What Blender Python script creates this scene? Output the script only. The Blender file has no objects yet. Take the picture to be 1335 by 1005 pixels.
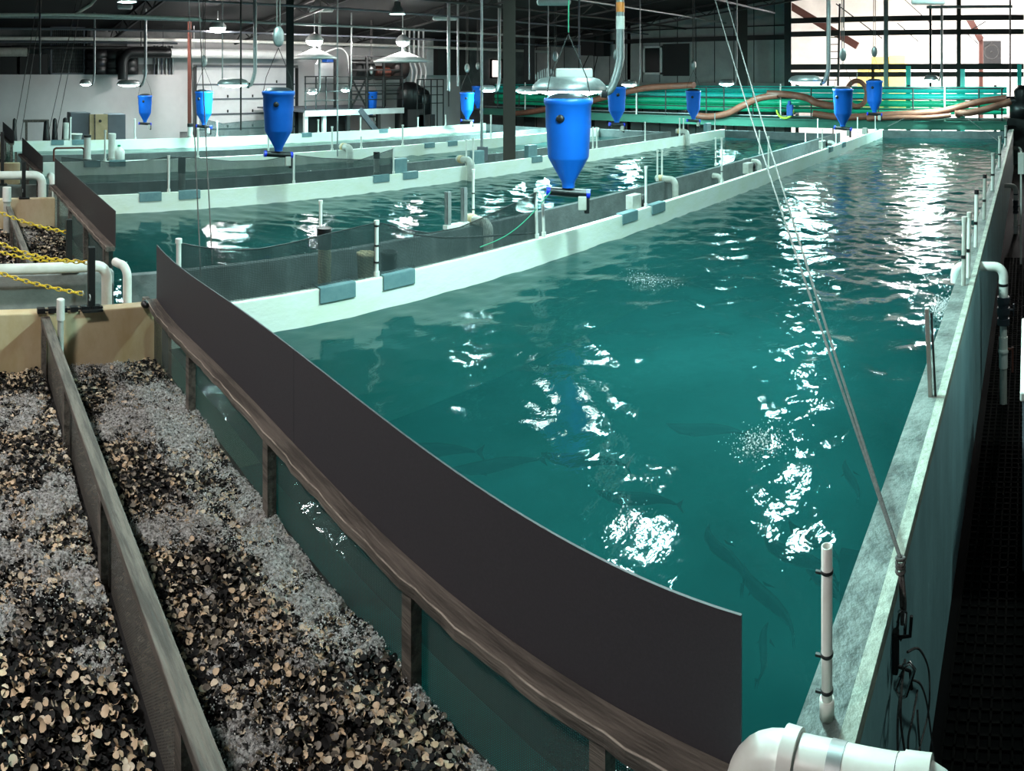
import bpy, bmesh, math, random
import numpy as np
from math import sin, cos, tan, pi, atan2, sqrt, radians
from mathutils import Vector, Matrix

random.seed(7)
C = bpy.context.scene.collection
S = bpy.context.scene

# ------------------------------------------------------------------ camera
# The photograph is a cylindrical panorama (level camera, straight uprights, bowed horizontals).
FP, YH, XT = 886.0, 100.5, 1339.0        # pixels per radian, horizon row, column of the tank direction (+Y)
CZ = 3.0                                  # eye height; tank wall tops 1.2, walkway floor -0.2
cd = bpy.data.cameras.new('camera')
cam = bpy.data.objects.new('camera', cd)
C.objects.link(cam)
cd.type = 'PANO'
cd.panorama_type = 'CENTRAL_CYLINDRICAL'
cd.central_cylindrical_range_u_min = -667.5 / FP
cd.central_cylindrical_range_u_max = 667.5 / FP
cd.central_cylindrical_range_v_min = -(1005 - YH) / FP
cd.central_cylindrical_range_v_max = YH / FP
cd.central_cylindrical_radius = 1.0
cd.clip_start = 0.02
cam.location = (0, 0, CZ)
cam.rotation_euler = (pi / 2, 0, (XT - 667.5) / FP)
S.camera = cam

# ------------------------------------------------------------------ world, exposure
w = bpy.data.worlds.new('world')
S.world = w
w.use_nodes = True
w.node_tree.nodes['Background'].inputs[0].default_value = (0.75, 0.9, 1.0, 1)
w.node_tree.nodes['Background'].inputs[1].default_value = 0.10
S.view_settings.view_transform = 'Standard'
S.view_settings.look = 'None'
S.view_settings.gamma = 1
S.view_settings.exposure = 0.62
S.cycles.max_bounces = 7
S.cycles.transparent_max_bounces = 24
S.cycles.caustics_reflective = False
S.cycles.caustics_refractive = False
S.cycles.use_denoising = True
S.cycles.sample_clamp_indirect = 6.0

# ------------------------------------------------------------------ measuring helpers (photo ray met with a known plane)
def az(x): return (x - XT) / FP
def ray(x, r, y): a = az(x); return Vector((r * sin(a), r * cos(a), CZ - r * (y - YH) / FP))
def onz(x, y, z): return ray(x, (CZ - z) * FP / (y - YH), y)
def onX(x, y, X): return ray(x, X / sin(az(x)), y)
def onY(x, y, Y): return ray(x, Y / cos(az(x)), y)

# ------------------------------------------------------------------ materials
def mat(name, col, rough=0.6, metal=0.0, col2=None, scale=6.0, amt=0.5, bump=0.0, bscale=None, detail=5.0, stretch=(1, 1, 1), spec=0.5):
    m = bpy.data.materials.new(name)
    m.use_nodes = True
    nt = m.node_tree
    p = nt.nodes['Principled BSDF']
    p.inputs['Base Color'].default_value = (*col, 1)
    p.inputs['Roughness'].default_value = rough
    p.inputs['Metallic'].default_value = metal
    p.inputs['Specular IOR Level'].default_value = spec
    tc = nt.nodes.new('ShaderNodeTexCoord')
    mp = nt.nodes.new('ShaderNodeMapping')
    mp.inputs['Scale'].default_value = stretch
    nt.links.new(tc.outputs['Object'], mp.inputs[0])
    if col2 is None:
        col2 = tuple(c * 0.82 for c in col)
    n = nt.nodes.new('ShaderNodeTexNoise')
    n.inputs['Scale'].default_value = scale
    n.inputs['Detail'].default_value = detail
    n.inputs['Roughness'].default_value = 0.65
    nt.links.new(mp.outputs[0], n.inputs['Vector'])
    cr = nt.nodes.new('ShaderNodeValToRGB')
    cr.color_ramp.elements[0].position = 0.5 - 0.25 * (1.2 - amt)
    cr.color_ramp.elements[1].position = 0.5 + 0.3 * (1.2 - amt)
    cr.color_ramp.elements[0].color = (*col, 1)
    cr.color_ramp.elements[1].color = (*col2, 1)
    nt.links.new(n.outputs['Fac'], cr.inputs[0])
    nt.links.new(cr.outputs[0], p.inputs['Base Color'])
    if bump:
        n2 = nt.nodes.new('ShaderNodeTexNoise')
        n2.inputs['Scale'].default_value = bscale or scale * 4
        n2.inputs['Detail'].default_value = 6
        nt.links.new(mp.outputs[0], n2.inputs['Vector'])
        b = nt.nodes.new('ShaderNodeBump')
        b.inputs['Strength'].default_value = bump
        b.inputs['Distance'].default_value = 0.02
        nt.links.new(n2.outputs['Fac'], b.inputs['Height'])
        nt.links.new(b.outputs[0], p.inputs['Normal'])
    return m

def emit(name, col, s):
    m = bpy.data.materials.new(name)
    m.use_nodes = True
    nt = m.node_tree
    p = nt.nodes['Principled BSDF']
    p.inputs['Base Color'].default_value = (0.8, 0.8, 0.8, 1)
    p.inputs['Emission Color'].default_value = (*col, 1)
    p.inputs['Emission Strength'].default_value = s
    return m

def mesh_mat(name, col, pitch, fill, rough=0.6, axes='XZ', extra=0.0):
    """woven netting: real holes from the weave pattern, in object space"""
    m = bpy.data.materials.new(name)
    m.use_nodes = True
    nt = m.node_tree
    p = nt.nodes['Principled BSDF']
    p.inputs['Base Color'].default_value = (*col, 1)
    p.inputs['Roughness'].default_value = rough
    tc = nt.nodes.new('ShaderNodeTexCoord')
    sp = nt.nodes.new('ShaderNodeSeparateXYZ')
    nt.links.new(tc.outputs['Object'], sp.inputs[0])
    outs = []
    for ax in axes:
        a = nt.nodes.new('ShaderNodeMath'); a.operation = 'MULTIPLY'; a.inputs[1].default_value = 1.0 / pitch
        nt.links.new(sp.outputs[ax], a.inputs[0])
        f = nt.nodes.new('ShaderNodeMath'); f.operation = 'FRACT'
        nt.links.new(a.outputs[0], f.inputs[0])
        l = nt.nodes.new('ShaderNodeMath'); l.operation = 'LESS_THAN'; l.inputs[1].default_value = fill
        nt.links.new(f.outputs[0], l.inputs[0])
        outs.append(l)
    mx = nt.nodes.new('ShaderNodeMath'); mx.operation = 'MAXIMUM'
    nt.links.new(outs[0].outputs[0], mx.inputs[0]); nt.links.new(outs[1].outputs[0], mx.inputs[1])
    nt.links.new(mx.outputs[0], p.inputs['Alpha'])
    return m

M = {}
M['conc_wet'] = mat('wet concrete', (0.15, 0.18, 0.165), 0.55, col2=(0.04, 0.06, 0.055), scale=5, amt=0.8, bump=0.5, bscale=30)
M['conc_teal'] = mat('painted outer concrete', (0.34, 0.60, 0.62), 0.6, col2=(0.22, 0.40, 0.42), scale=2.5, amt=0.6, bump=0.25, bscale=25, stretch=(1, 1, 0.35))
M['trim'] = mat('pale cement trim', (0.38, 0.41, 0.34), 0.6, col2=(0.20, 0.23, 0.19), scale=9, amt=0.7, bump=0.4, bscale=40)
M['tank_white'] = mat('white tank coating', (0.84, 0.87, 0.83), 0.45, col2=(0.74, 0.77, 0.62), scale=1.6, amt=0.35, bump=0.15, bscale=14, stretch=(1, 1, 2))
M['conc_grey'] = mat('grey concrete', (0.13, 0.15, 0.15), 0.7, col2=(0.07, 0.085, 0.085), scale=3, amt=0.6, bump=0.3, bscale=25)
M['conc_light'] = mat('pale grey concrete', (0.30, 0.31, 0.30), 0.7, col2=(0.19, 0.20, 0.195), scale=3, amt=0.6, bump=0.3, bscale=25)
M['tan_wall'] = mat('tan stained coating', (0.66, 0.55, 0.38), 0.6, col2=(0.42, 0.28, 0.12), scale=2.2, amt=0.3, bump=0.2, bscale=20, stretch=(1, 1, 0.5))
M['tank_bottom'] = mat('teal tank bottom', (0.03, 0.30, 0.29), 0.8, col2=(0.015, 0.16, 0.16), scale=0.7, amt=0.4)
M['floor_dark'] = mat('black walkway', (0.002, 0.002, 0.002), 0.8, scale=8, spec=0.1)
M['trench'] = mat('dark trench floor', (0.05, 0.06, 0.06), 0.4, col2=(0.02, 0.025, 0.025), scale=2)
M['pvc'] = mat('white pipe plastic', (0.78, 0.78, 0.74), 0.35, col2=(0.66, 0.65, 0.58), scale=7, amt=0.5)
M['pvc_old'] = mat('dulled pipe plastic', (0.50, 0.50, 0.46), 0.45, col2=(0.36, 0.35, 0.30), scale=8)
M['pvc_dark'] = mat('dark grey pipe plastic', (0.03, 0.035, 0.045), 0.35, scale=8)
M['black'] = mat('black plastic', (0.008, 0.008, 0.009), 0.4, scale=9)
M['black_iron'] = mat('black iron', (0.012, 0.012, 0.012), 0.5, metal=0.2, scale=9)
M['steel'] = mat('galvanised steel', (0.42, 0.44, 0.44), 0.42, metal=0.7, col2=(0.30, 0.32, 0.32), scale=14)
M['steel_dark'] = mat('dark steel', (0.035, 0.035, 0.035), 0.5, metal=0.4, scale=9)
M['chrome'] = mat('polished steel', (0.6, 0.6, 0.6), 0.2, metal=1.0, scale=9)
M['blue'] = mat('blue hopper plastic', (0.004, 0.125, 0.60), 0.42, col2=(0.004, 0.11, 0.54), scale=2)
M['blue_bright'] = mat('bright blue cap', (0.01, 0.04, 0.75), 0.35, scale=3)
M['panel'] = mat('charcoal sheet', (0.040, 0.036, 0.042), 0.6, col2=(0.050, 0.045, 0.052), scale=120, amt=0.6, bump=0.05, bscale=300)
M['wood'] = mat('weathered grey lumber', (0.15, 0.125, 0.105), 0.7, col2=(0.06, 0.05, 0.042), scale=14, amt=0.9, bump=0.4, bscale=60, stretch=(0.15, 1.5, 1.5))
M['wood_edge'] = mat('worn pale lumber edge', (0.42, 0.36, 0.30), 0.7, col2=(0.2, 0.17, 0.14), scale=20, amt=0.9, stretch=(0.3, 1, 1))
M['rope'] = mat('grey braided rope', (0.12, 0.105, 0.10), 0.9, scale=60, col2=(0.07, 0.062, 0.06), bump=0.4, bscale=200)
M['yellow'] = mat('yellow plastic chain', (0.75, 0.50, 0.03), 0.4, scale=6)
M['plate'] = mat('slate blue plate', (0.11, 0.20, 0.22), 0.5, scale=10, col2=(0.16, 0.26, 0.27))
M['white_wall'] = mat('white painted block', (0.60, 0.585, 0.58), 0.6, scale=1.2, col2=(0.53, 0.52, 0.515))
M['door_white'] = mat('white door panel', (0.82, 0.82, 0.82), 0.5, scale=1)
M['grey_panel'] = mat('grey insulation panel', (0.40, 0.41, 0.39), 0.7, scale=1.4, col2=(0.30, 0.31, 0.30))
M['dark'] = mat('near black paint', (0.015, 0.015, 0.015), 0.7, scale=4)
M['roof'] = mat('dark roof deck', (0.012, 0.012, 0.012), 0.8, scale=3)
M['red_steel'] = mat('red oxide steel', (0.13, 0.035, 0.022), 0.6, scale=5)
M['brown_steel'] = mat('dark brown steel', (0.035, 0.025, 0.022), 0.6, scale=5)
M['hose'] = mat('brown hose', (0.24, 0.085, 0.05), 0.5, scale=8, col2=(0.17, 0.06, 0.04))
M['teal_pipe'] = mat('teal plastic pipe', (0.02, 0.60, 0.55), 0.35, scale=3, col2=(0.02, 0.62, 0.50))
M['beam_green_lit'] = mat('beam with green light painted in', (0.06, 0.22, 0.16), 0.35, metal=0.3, scale=3)  # green light on the beam is painted into its base colour
M['plywood'] = mat('raw plywood', (0.62, 0.45, 0.27), 0.7, scale=5, col2=(0.5, 0.36, 0.2))
M['cabinet_grey'] = mat('slate grey sheet', (0.13, 0.14, 0.165), 0.5, scale=2)
M['white_paint'] = mat('white pipe paint', (0.8, 0.8, 0.78), 0.4, scale=3)
M['orange'] = mat('orange tape', (0.8, 0.25, 0.05), 0.5, scale=5)
M['bin_yellow'] = mat('yellow carton', (0.75, 0.55, 0.15), 0.6, scale=4)
M['fish'] = mat('dark fish skin', (0.012, 0.035, 0.035), 0.5, scale=9)
M['glass'] = mat('dark window glass', (0.02, 0.022, 0.022), 0.1, scale=3)
M['green'] = mat('green plastic', (0.02, 0.30, 0.16), 0.5, scale=3)
M['hiviz'] = mat('lime vest cloth', (0.45, 0.75, 0.05), 0.7, scale=6)
M['denim'] = mat('blue work cloth', (0.02, 0.10, 0.40), 0.8, scale=12)
M['skin'] = mat('skin', (0.45, 0.26, 0.18), 0.6, scale=6)
M['stained'] = mat('rust stained pipe', (0.55, 0.48, 0.30), 0.6, scale=6, col2=(0.35, 0.2, 0.08), stretch=(1, 1, 0.3))
M['lamp_tank'] = emit('tank lamp lens', (0.56, 1.0, 0.96), 150)
M['lamp_high'] = emit('high bay lamp lens', (0.60, 1.0, 0.96), 620)
M['lamp_pool'] = emit('near tank high bay lens', (0.60, 1.0, 0.96), 900)
M['lamp_soft'] = emit('dim tank lamp lens', (0.7, 1.0, 0.97), 22)
M['lamp_far'] = emit('far tank lamp lens', (0.55, 1.0, 0.97), 340)
M['lamp_white'] = emit('white pendant lens', (1.0, 0.97, 0.95), 200)
M['lamp_back'] = emit('back bay lamp lens', (1.0, 0.98, 0.95), 480)
M['lamp_wall_fill'] = emit('outer wall fill lens', (0.75, 1.0, 0.95), 190)
M['lamp_fill'] = emit('neutral fill lamp lens', (1.0, 0.96, 0.92), 200)
M['net'] = mesh_mat('dark bird netting', (0.02, 0.03, 0.03), 0.009, 0.5, axes='YZ')
M['weave'] = mesh_mat('black woven screen', (0.05, 0.055, 0.05), 0.0075, 0.52, axes='XZ')
M['weave_light'] = mesh_mat('grey woven screen', (0.13, 0.12, 0.105), 0.011, 0.6, axes='XZ')
M['tint'] = mesh_mat('smoked sheet', (0.035, 0.03, 0.03), 0.01, 0.72, axes='XZ')

# ------------------------------------------------------------------ mesh helpers
class MB:
    def __init__(s): s.v = []; s.f = []; s.mi = []; s.sm = []
    def add(s, v, f, mi=0, smooth=False):
        o = len(s.v)
        s.v += [tuple(p) for p in v]
        for q in f: s.f.append(tuple(i + o for i in q)); s.mi.append(mi); s.sm.append(smooth)
        return s
    def box(s, c, d, rz=0.0, R=None, mi=0):
        x, y, z = d[0] / 2, d[1] / 2, d[2] / 2
        R = R or Matrix.Rotation(rz, 3, 'Z')
        c = Vector(c)
        v = [c + R @ Vector((i * x, j * y, k * z)) for i in (-1, 1) for j in (-1, 1) for k in (-1, 1)]
        return s.add(v, [(0, 1, 3, 2), (4, 6, 7, 5), (0, 4, 5, 1), (2, 3, 7, 6), (0, 2, 6, 4), (1, 5, 7, 3)], mi)
    def bar(s, a, b, wd, ht, up=(0, 0, 1), mi=0):
        a, b = Vector(a), Vector(b)
        d = (b - a).normalized(); up = Vector(up)
        if abs(d.dot(up)) > 0.98: up = Vector((1, 0, 0))
        sd = d.cross(up).normalized(); u = sd.cross(d)
        R = Matrix((sd, d, u)).transposed()
        return s.box((a + b) / 2, (wd, (b - a).length, ht), R=R, mi=mi)
    def tube(s, pts, r, n=10, cap=True, mi=0, r2=None):
        pts = [Vector(p) for p in pts]; k = len(pts); rings = []; up = None
        for i, p in enumerate(pts):
            d = (pts[min(i + 1, k - 1)] - pts[max(i - 1, 0)]).normalized()
            if up is None:
                up = Vector((0, 0, 1)) if abs(d.z) < 0.9 else Vector((1, 0, 0))
            a = d.cross(up).normalized(); up = a.cross(d).normalized()
            rr = r[i] if isinstance(r, (list, tuple)) else r
            rings.append([p + (a * cos(2 * pi * j / n) + up * sin(2 * pi * j / n)) * rr for j in range(n)])
        v = [q for R in rings for q in R]
        f = [(i * n + j, i * n + (j + 1) % n, (i + 1) * n + (j + 1) % n, (i + 1) * n + j) for i in range(k - 1) for j in range(n)]
        s.add(v, f, mi, True)
        if cap: s.add(rings[0], [tuple(range(n))[::-1]], mi); s.add(rings[-1], [tuple(range(n))], mi)
        return s
    def lathe(s, prof, c=(0, 0, 0), n=24, mi=0, smooth=True):
        c = Vector(c); k = len(prof)
        v = [c + Vector((r * cos(2 * pi * j / n), r * sin(2 * pi * j / n), z)) for r, z in prof for j in range(n)]
        f = [(i * n + j, i * n + (j + 1) % n, (i + 1) * n + (j + 1) % n, (i + 1) * n + j) for i in range(k - 1) for j in range(n)]
        return s.add(v, f, mi, smooth)
    def disc(s, c, r, n=20, mi=0, down=False):
        c = Vector(c)
        v = [c + Vector((r * cos(2 * pi * j / n), r * sin(2 * pi * j / n), 0)) for j in range(n)]
        t = tuple(range(n))
        return s.add(v, [t[::-1] if down else t], mi)
    def torus(s, c, R, r, n=24, m=10, T=None, mi=0, sy=1.0):
        c = Vector(c); T = T or Matrix.Identity(3)
        v = [c + T @ Vector(((R + r * cos(b)) * cos(a), (R * sy + r * cos(b)) * sin(a), r * sin(b)))
             for a in [2 * pi * i / n for i in range(n)] for b in [2 * pi * j / m for j in range(m)]]
        f = [(i * m + j, ((i + 1) % n) * m + j, ((i + 1) % n) * m + (j + 1) % m, i * m + (j + 1) % m) for i in range(n) for j in range(m)]
        return s.add(v, f, mi, True)
    def ball(s, c, r, n=14, m=8, mi=0):
        c = Vector(c); r = r if isinstance(r, (tuple, list)) else (r, r, r)
        v = [c + Vector((r[0] * sin(pi * i / m) * cos(2 * pi * j / n), r[1] * sin(pi * i / m) * sin(2 * pi * j / n), r[2] * cos(pi * i / m))) for i in range(m + 1) for j in range(n)]
        f = [(i * n + j, i * n + (j + 1) % n, (i + 1) * n + (j + 1) % n, (i + 1) * n + j) for i in range(m) for j in range(n)]
        return s.add(v, f, mi, True)
    def build(s, name, m, parent=None, loc=None, bevel=0.0):
        me = bpy.data.meshes.new(name)
        me.from_pydata(s.v, [], s.f)
        for x in (m if isinstance(m, (list, tuple)) else [m]): me.materials.append(M[x] if isinstance(x, str) else x)
        me.polygons.foreach_set('material_index', s.mi)
        me.polygons.foreach_set('use_smooth', s.sm)
        me.update()
        o = bpy.data.objects.new(name, me)
        C.objects.link(o)
        if parent: o.parent = parent
        if loc is not None: o.location = loc
        if bevel:
            b = o.modifiers.new('bevel', 'BEVEL'); b.width = bevel; b.segments = 2; b.limit_method = 'ANGLE'
        return o

def tag(o, label=None, cat=None, group=None, kind=None):
    if label: o['label'] = label
    if cat: o['category'] = cat
    if group: o['group'] = group
    if kind: o['kind'] = kind
    return o
def thing(name, label, cat, loc=(0, 0, 0), rz=0.0, group=None):
    o = bpy.data.objects.new(name, None)
    C.objects.link(o)
    o.location = loc; o.rotation_euler = (0, 0, rz)
    o.empty_display_size = 0.1
    return tag(o, label, cat, group)
def dup(root, loc, rz=0.0, label=None, sc=None):
    r = root.copy(); C.objects.link(r); r.location = loc; r.rotation_euler = (0, 0, rz)
    if label: r['label'] = label
    if sc: r.scale = (sc,) * 3
    for ch in root.children:
        c = ch.copy(); C.objects.link(c); c.parent = r
        for g in ch.children:
            d = g.copy(); C.objects.link(d); d.parent = c
    return r
def struct(name, mb, m, **k): return tag(mb.build(name, m, **k), kind='structure')
def arc(c, p, q, n=6):
    """quarter bend from c+p to c+q about the inside of the corner (p, q are the two leg vectors)"""
    c, p, q = Vector(c), Vector(p), Vector(q)
    return [c + p * (1 - sin(t)) + q * (1 - cos(t)) for t in [pi / 2 * i / n for i in range(n + 1)]]
ORD = ['first', 'second', 'third', 'fourth', 'fifth', 'sixth', 'seventh', 'eighth', 'ninth', 'tenth', 'eleventh', 'twelfth', 'thirteenth', 'fourteenth']

# ------------------------------------------------------------------ main planes
WT, WZ, MZ, FZ = 1.2, 0.91, 0.78, -0.2       # wall top, water, media bed, floor
R_IN, R_OUT = -0.61, -0.46                   # right wall of the big tank
WX = [-4.97, -6.05, -10.1, -11.35, -14.2, -15.6, -19.0]   # tank walls going left
FAR = 23.0                                   # far ends of the tanks
WALL_L, WALL_F = -27.0, 30.0

# ------------------------------------------------------------------ building shell
struct('floor', MB().box((-12, 14, FZ - 0.1), (40, 70, 0.2)), 'trench')
# walkway on the right with its square-celled mat
mm = MB().box((0.35, 12, FZ + 0.01), (1.62, 30, 0.02))
struct('floor_walkway', mm, 'floor_dark')
mm = MB()
for i in range(26): mm.box((-0.40 + i * 0.055, 6.0, FZ + 0.027), (0.012, 12, 0.012))
for i in range(180): mm.box((0.30, 0.1 + i * 0.066, FZ + 0.027), (1.4, 0.012, 0.012))
M['mat_rubber'] = mat('grey rubber grid', (0.0045, 0.0045, 0.0035), 0.8, scale=20, spec=0.1)
tag(mm.build('grid_mat', 'mat_rubber'), 'dark rubber grid mat lying on the walkway right of the tank', 'mat')

# left wall, far wall, back bay
M['dim_panel'] = mat('dim grey sheeting', (0.22, 0.22, 0.215), 0.7, scale=1.4, col2=(0.10, 0.10, 0.10))
struct('wall_left', MB().box((WALL_L - 0.1, 14, 2.6), (0.2, 33, 5.6)), 'dim_panel')
wl = MB(); wl.box((WALL_L + 0.4, 4.3, 1.45), (0.8, 9.0, 3.3))
tag(wl.build('block_wall', 'white_wall'), 'long low white block wall at the far left below dark machinery', 'wall', kind='structure')
xr = onY(1030, 100, WALL_F).x
struct('wall_far', MB().box(((WALL_L + xr) / 2, WALL_F + 0.1, 3.4), (xr - WALL_L, 0.2, 7.4)), 'grey_panel')
M['bay_white'] = mat('bright white sheeting', (0.82, 0.80, 0.78), 0.6, scale=1)
struct('wall_back', MB().box((-8, 48, 4.5), (34, 0.2, 10)), 'bay_white')
struct('wall_right', MB().box((6.0, 39, 4.5), (0.2, 18, 10)), 'bay_white')
struct('wall_aisle', MB().box((4.6, 12.9, 2.7), (0.2, 34.4, 5.8)), 'dark')
struct('wall_back_left', MB().box((xr - 9, 39, 4.5), (0.2, 18, 10)), 'bay_white')
struct('floor_back', MB().box((-8, 39.2, FZ + 0.02), (34, 17, 0.04)), 'bay_white')
rf = MB()
def roof_z(X): return 4.9 + (X - WALL_L) * 0.115 if X < -8 else 4.9 + 19 * 0.115
for a, b in ((WALL_L - 0.2, -8), (-8, 8)):
    za, zb = roof_z(a), roof_z(b)
    rf.add([(a, -4, za), (b, -4, zb), (b, 30.2, zb), (a, 30.2, za), (a, -4, za + .2), (b, -4, zb + .2), (b, 30.2, zb + .2), (a, 30.2, za + .2)],
           [(0, 1, 2, 3), (4, 7, 6, 5), (0, 4, 5, 1), (2, 6, 7, 3), (0, 3, 7, 4), (1, 5, 6, 2)])
struct('ceiling', rf, 'roof')
struct('ceiling_back', MB().box((-8, 39, 9.0), (34, 18, 0.2)), 'bay_white')
# vertical ribs of the grey far wall
wr = MB()
for i in range(15): wr.box((WALL_L + 0.6 + i * 1.05, WALL_F - 0.012, 3.4), (0.03, 0.024, 7.2))
struct('trim_1', wr, 'dark')

# ------------------------------------------------------------------ water material
def water_mat(name, deep, tint, fac, rip=17.0, bump=0.17):
    m = bpy.data.materials.new(name); m.use_nodes = True
    nt = m.node_tree
    p = nt.nodes['Principled BSDF']; out = nt.nodes['Material Output']
    p.inputs['Roughness'].default_value = 0.02
    p.inputs['IOR'].default_value = 1.33
    tc = nt.nodes.new('ShaderNodeTexCoord')
    n0 = nt.nodes.new('ShaderNodeTexNoise'); n0.inputs['Scale'].default_value = 0.55; n0.inputs['Detail'].default_value = 4
    nt.links.new(tc.outputs['Object'], n0.inputs['Vector'])
    cr = nt.nodes.new('ShaderNodeValToRGB')
    cr.color_ramp.elements[0].position = 0.3; cr.color_ramp.elements[1].position = 0.75
    cr.color_ramp.elements[0].color = (*[c * 0.65 for c in deep], 1); cr.color_ramp.elements[1].color = (*[c * 1.35 for c in deep], 1)
    nt.links.new(n0.outputs['Fac'], cr.inputs[0]); nt.links.new(cr.outputs[0], p.inputs['Base Color'])
    n1 = nt.nodes.new('ShaderNodeTexNoise'); n1.inputs['Scale'].default_value = rip; n1.inputs['Detail'].default_value = 3; n1.inputs['Distortion'].default_value = 0.6
    mp = nt.nodes.new('ShaderNodeMapping'); mp.inputs['Scale'].default_value = (1.5, 1.0, 1.0); mp.inputs['Rotation'].default_value = (0, 0, 0.5)
    nt.links.new(tc.outputs['Object'], mp.inputs[0]); nt.links.new(mp.outputs[0], n1.inputs['Vector'])
    b = nt.nodes.new('ShaderNodeBump'); b.inputs['Strength'].default_value = bump; b.inputs['Distance'].default_value = 0.02
    sp = nt.nodes.new('ShaderNodeSeparateXYZ'); nt.links.new(tc.outputs['Object'], sp.inputs[0])
    mr = nt.nodes.new('ShaderNodeMapRange'); mr.inputs[1].default_value = 3.0; mr.inputs[2].default_value = 9.0; mr.inputs[3].default_value = 0.07; mr.inputs[4].default_value = bump
    nt.links.new(sp.outputs['Y'], mr.inputs[0]); nt.links.new(mr.outputs[0], b.inputs['Strength'])
    nt.links.new(n1.outputs['Fac'], b.inputs['Height']); nt.links.new(b.outputs[0], p.inputs['Normal'])
    t = nt.nodes.new('ShaderNodeBsdfTransparent'); t.inputs[0].default_value = (*tint, 1)
    mx = nt.nodes.new('ShaderNodeMixShader'); mx.inputs[0].default_value = fac
    nt.links.new(t.outputs[0], mx.inputs[1]); nt.links.new(p.outputs[0], mx.inputs[2])
    nt.links.new(mx.outputs[0], out.inputs['Surface'])
    return m
M['water'] = water_mat('teal tank water', (0.006, 0.042, 0.042), (0.28, 0.80, 0.76), 0.79)

def waves(X, Y, seed, amp=1.0):
    rg = np.random.RandomState(seed)
    Z = np.zeros_like(X)
    chop = 0.45 + 0.55 * np.clip((Y - 3.0) / 7.0, 0, 1)          # calm near the screen, choppy farther down the tank
    for i in range(60):
        L = 0.13 * (7.0 ** rg.rand())
        k = 2 * pi / L
        th = rg.normal(1.1, 0.9)
        A = 0.0034 * L ** 0.95 * (0.5 + rg.rand())
        env = 0.6 + 0.6 * np.sin(0.9 * X * cos(i) + 0.7 * Y * sin(i * 1.7) + i)   # ripples come in patches
        Z += A * env * np.sin(k * (X * cos(th) + Y * sin(th)) + rg.rand() * 6.28 + 0.8 * np.sin(0.8 * X + 0.6 * Y + i))
    return Z * amp * chop
def water(x0, x1, y0, y1, dx, dy, seed, label, slope=0.0):
    nx, ny = int((x1 - x0) / dx) + 1, int((y1 - y0) / dy) + 1
    X, Y = np.meshgrid(np.linspace(x0, x1, nx), np.linspace(y0, y1, ny))
    Z = WZ + waves(X, Y, seed)
    v = np.stack([X, Y, Z], -1).reshape(-1, 3)
    idx = np.arange(nx * ny).reshape(ny, nx)
    f = np.stack([idx[:-1, :-1], idx[:-1, 1:], idx[1:, 1:], idx[1:, :-1]], -1).reshape(-1, 4)
    me = bpy.data.meshes.new('water')
    me.from_pydata(v.tolist(), [], f.tolist())
    me.polygons.foreach_set('use_smooth', [True] * len(f))
    me.materials.append(M['water'])
    o = bpy.data.objects.new('tank_water', me)
    C.objects.link(o)
    return tag(o, label, 'water', kind='stuff')

# ------------------------------------------------------------------ fish tanks
def tank(xl, xr, y0, y1, label, tl=0.08, tr=0.08, lm='tank_white', rm='conc_grey', plates=()):
    t = thing('fish_tank', label, 'fish tank', ((xl + xr) / 2, (y0 + y1) / 2, FZ))
    L = Vector(t.location)
    H = WT - FZ
    MB().box(Vector((xl - tl / 2, (y0 + y1) / 2, FZ + H / 2)) - L, (tl, y1 - y0, H)).build('side_wall', lm, t, bevel=0.006)
    if rm: MB().box(Vector((xr + tr / 2, (y0 + y1) / 2, FZ + H / 2)) - L, (tr, y1 - y0, H)).build('side_wall', rm, t, bevel=0.006)
    MB().box(Vector(((xl + xr) / 2, y1 + 0.06, FZ + H / 2 - 0.02)) - L, (xr - xl, 0.12, H - 0.04)).build('end_wall', 'conc_grey', t)
    MB().box(Vector(((xl + xr) / 2, (y0 + y1) / 2, FZ + 0.04)) - L, (xr - xl, y1 - y0, 0.08)).build('tank_floor', 'tank_bottom', t)
    for (xa, ya) in plates:      # slate plates hooked over the left wall
        p = onX(xa, ya, xl)
        b = MB().box(Vector((xl + 0.008, p.y, WT - 0.055)) - L, (0.016, 0.36, 0.13)).box(Vector((xl - tl / 2, p.y, WT + 0.008)) - L, (tl + 0.03, 0.36, 0.016))
        b.build('hook_plate', 'plate', t, bevel=0.004)
    return t
big = tank(WX[0], R_IN, 1.6, FAR, 'nearest long fish tank of teal water filling the middle and right of the photo', tr=0.01, rm=None,
           plates=((440, 385), (520, 367), (821, 285), (858, 268), (1083, 190), (1100, 183)))
L0 = Vector(big.location)
H = WT - FZ
def outer_wall(t, y0, y1):
    L = Vector(t.location); ym, d = (y0 + y1) / 2, y1 - y0
    MB().box(Vector(((R_IN + R_OUT) / 2, ym, FZ + H / 2)) - L, (R_OUT - R_IN, d, H)).build('side_wall', 'conc_teal', t)
    MB().box(Vector((-0.555, ym, WT + 0.012)) - L, (0.13, d, 0.028)).build('wall_cap', 'conc_wet', t)
    MB().box(Vector((-0.475, ym, WT + 0.004)) - L, (0.045, d, 0.055)).build('wall_trim', 'trim', t)
outer_wall(big, 1.6, FAR)
tank(WX[2], WX[1], 1.5, 21.2, 'second fish tank, next left beyond the first netted trench', plates=((196, 249), (247, 247), (497, 237), (535, 231), (700, 203)))
tank(WX[4], WX[3], 1.4, 19.5, 'third fish tank from the camera, between two pale tank walls', plates=((120, 201), (153, 201), (560, 189), (590, 187)))
tank(WX[6], WX[5], 1.3, 18.6, 'farthest fish tank, narrow strip of pale teal water below the roll-up door', plates=((75, 177), (102, 177), (400, 176), (500, 174)))
water(WX[0], R_IN, 1.58, FAR, 0.027, 0.03, 3, 'rippled teal water with glints in the nearest big tank')
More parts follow.
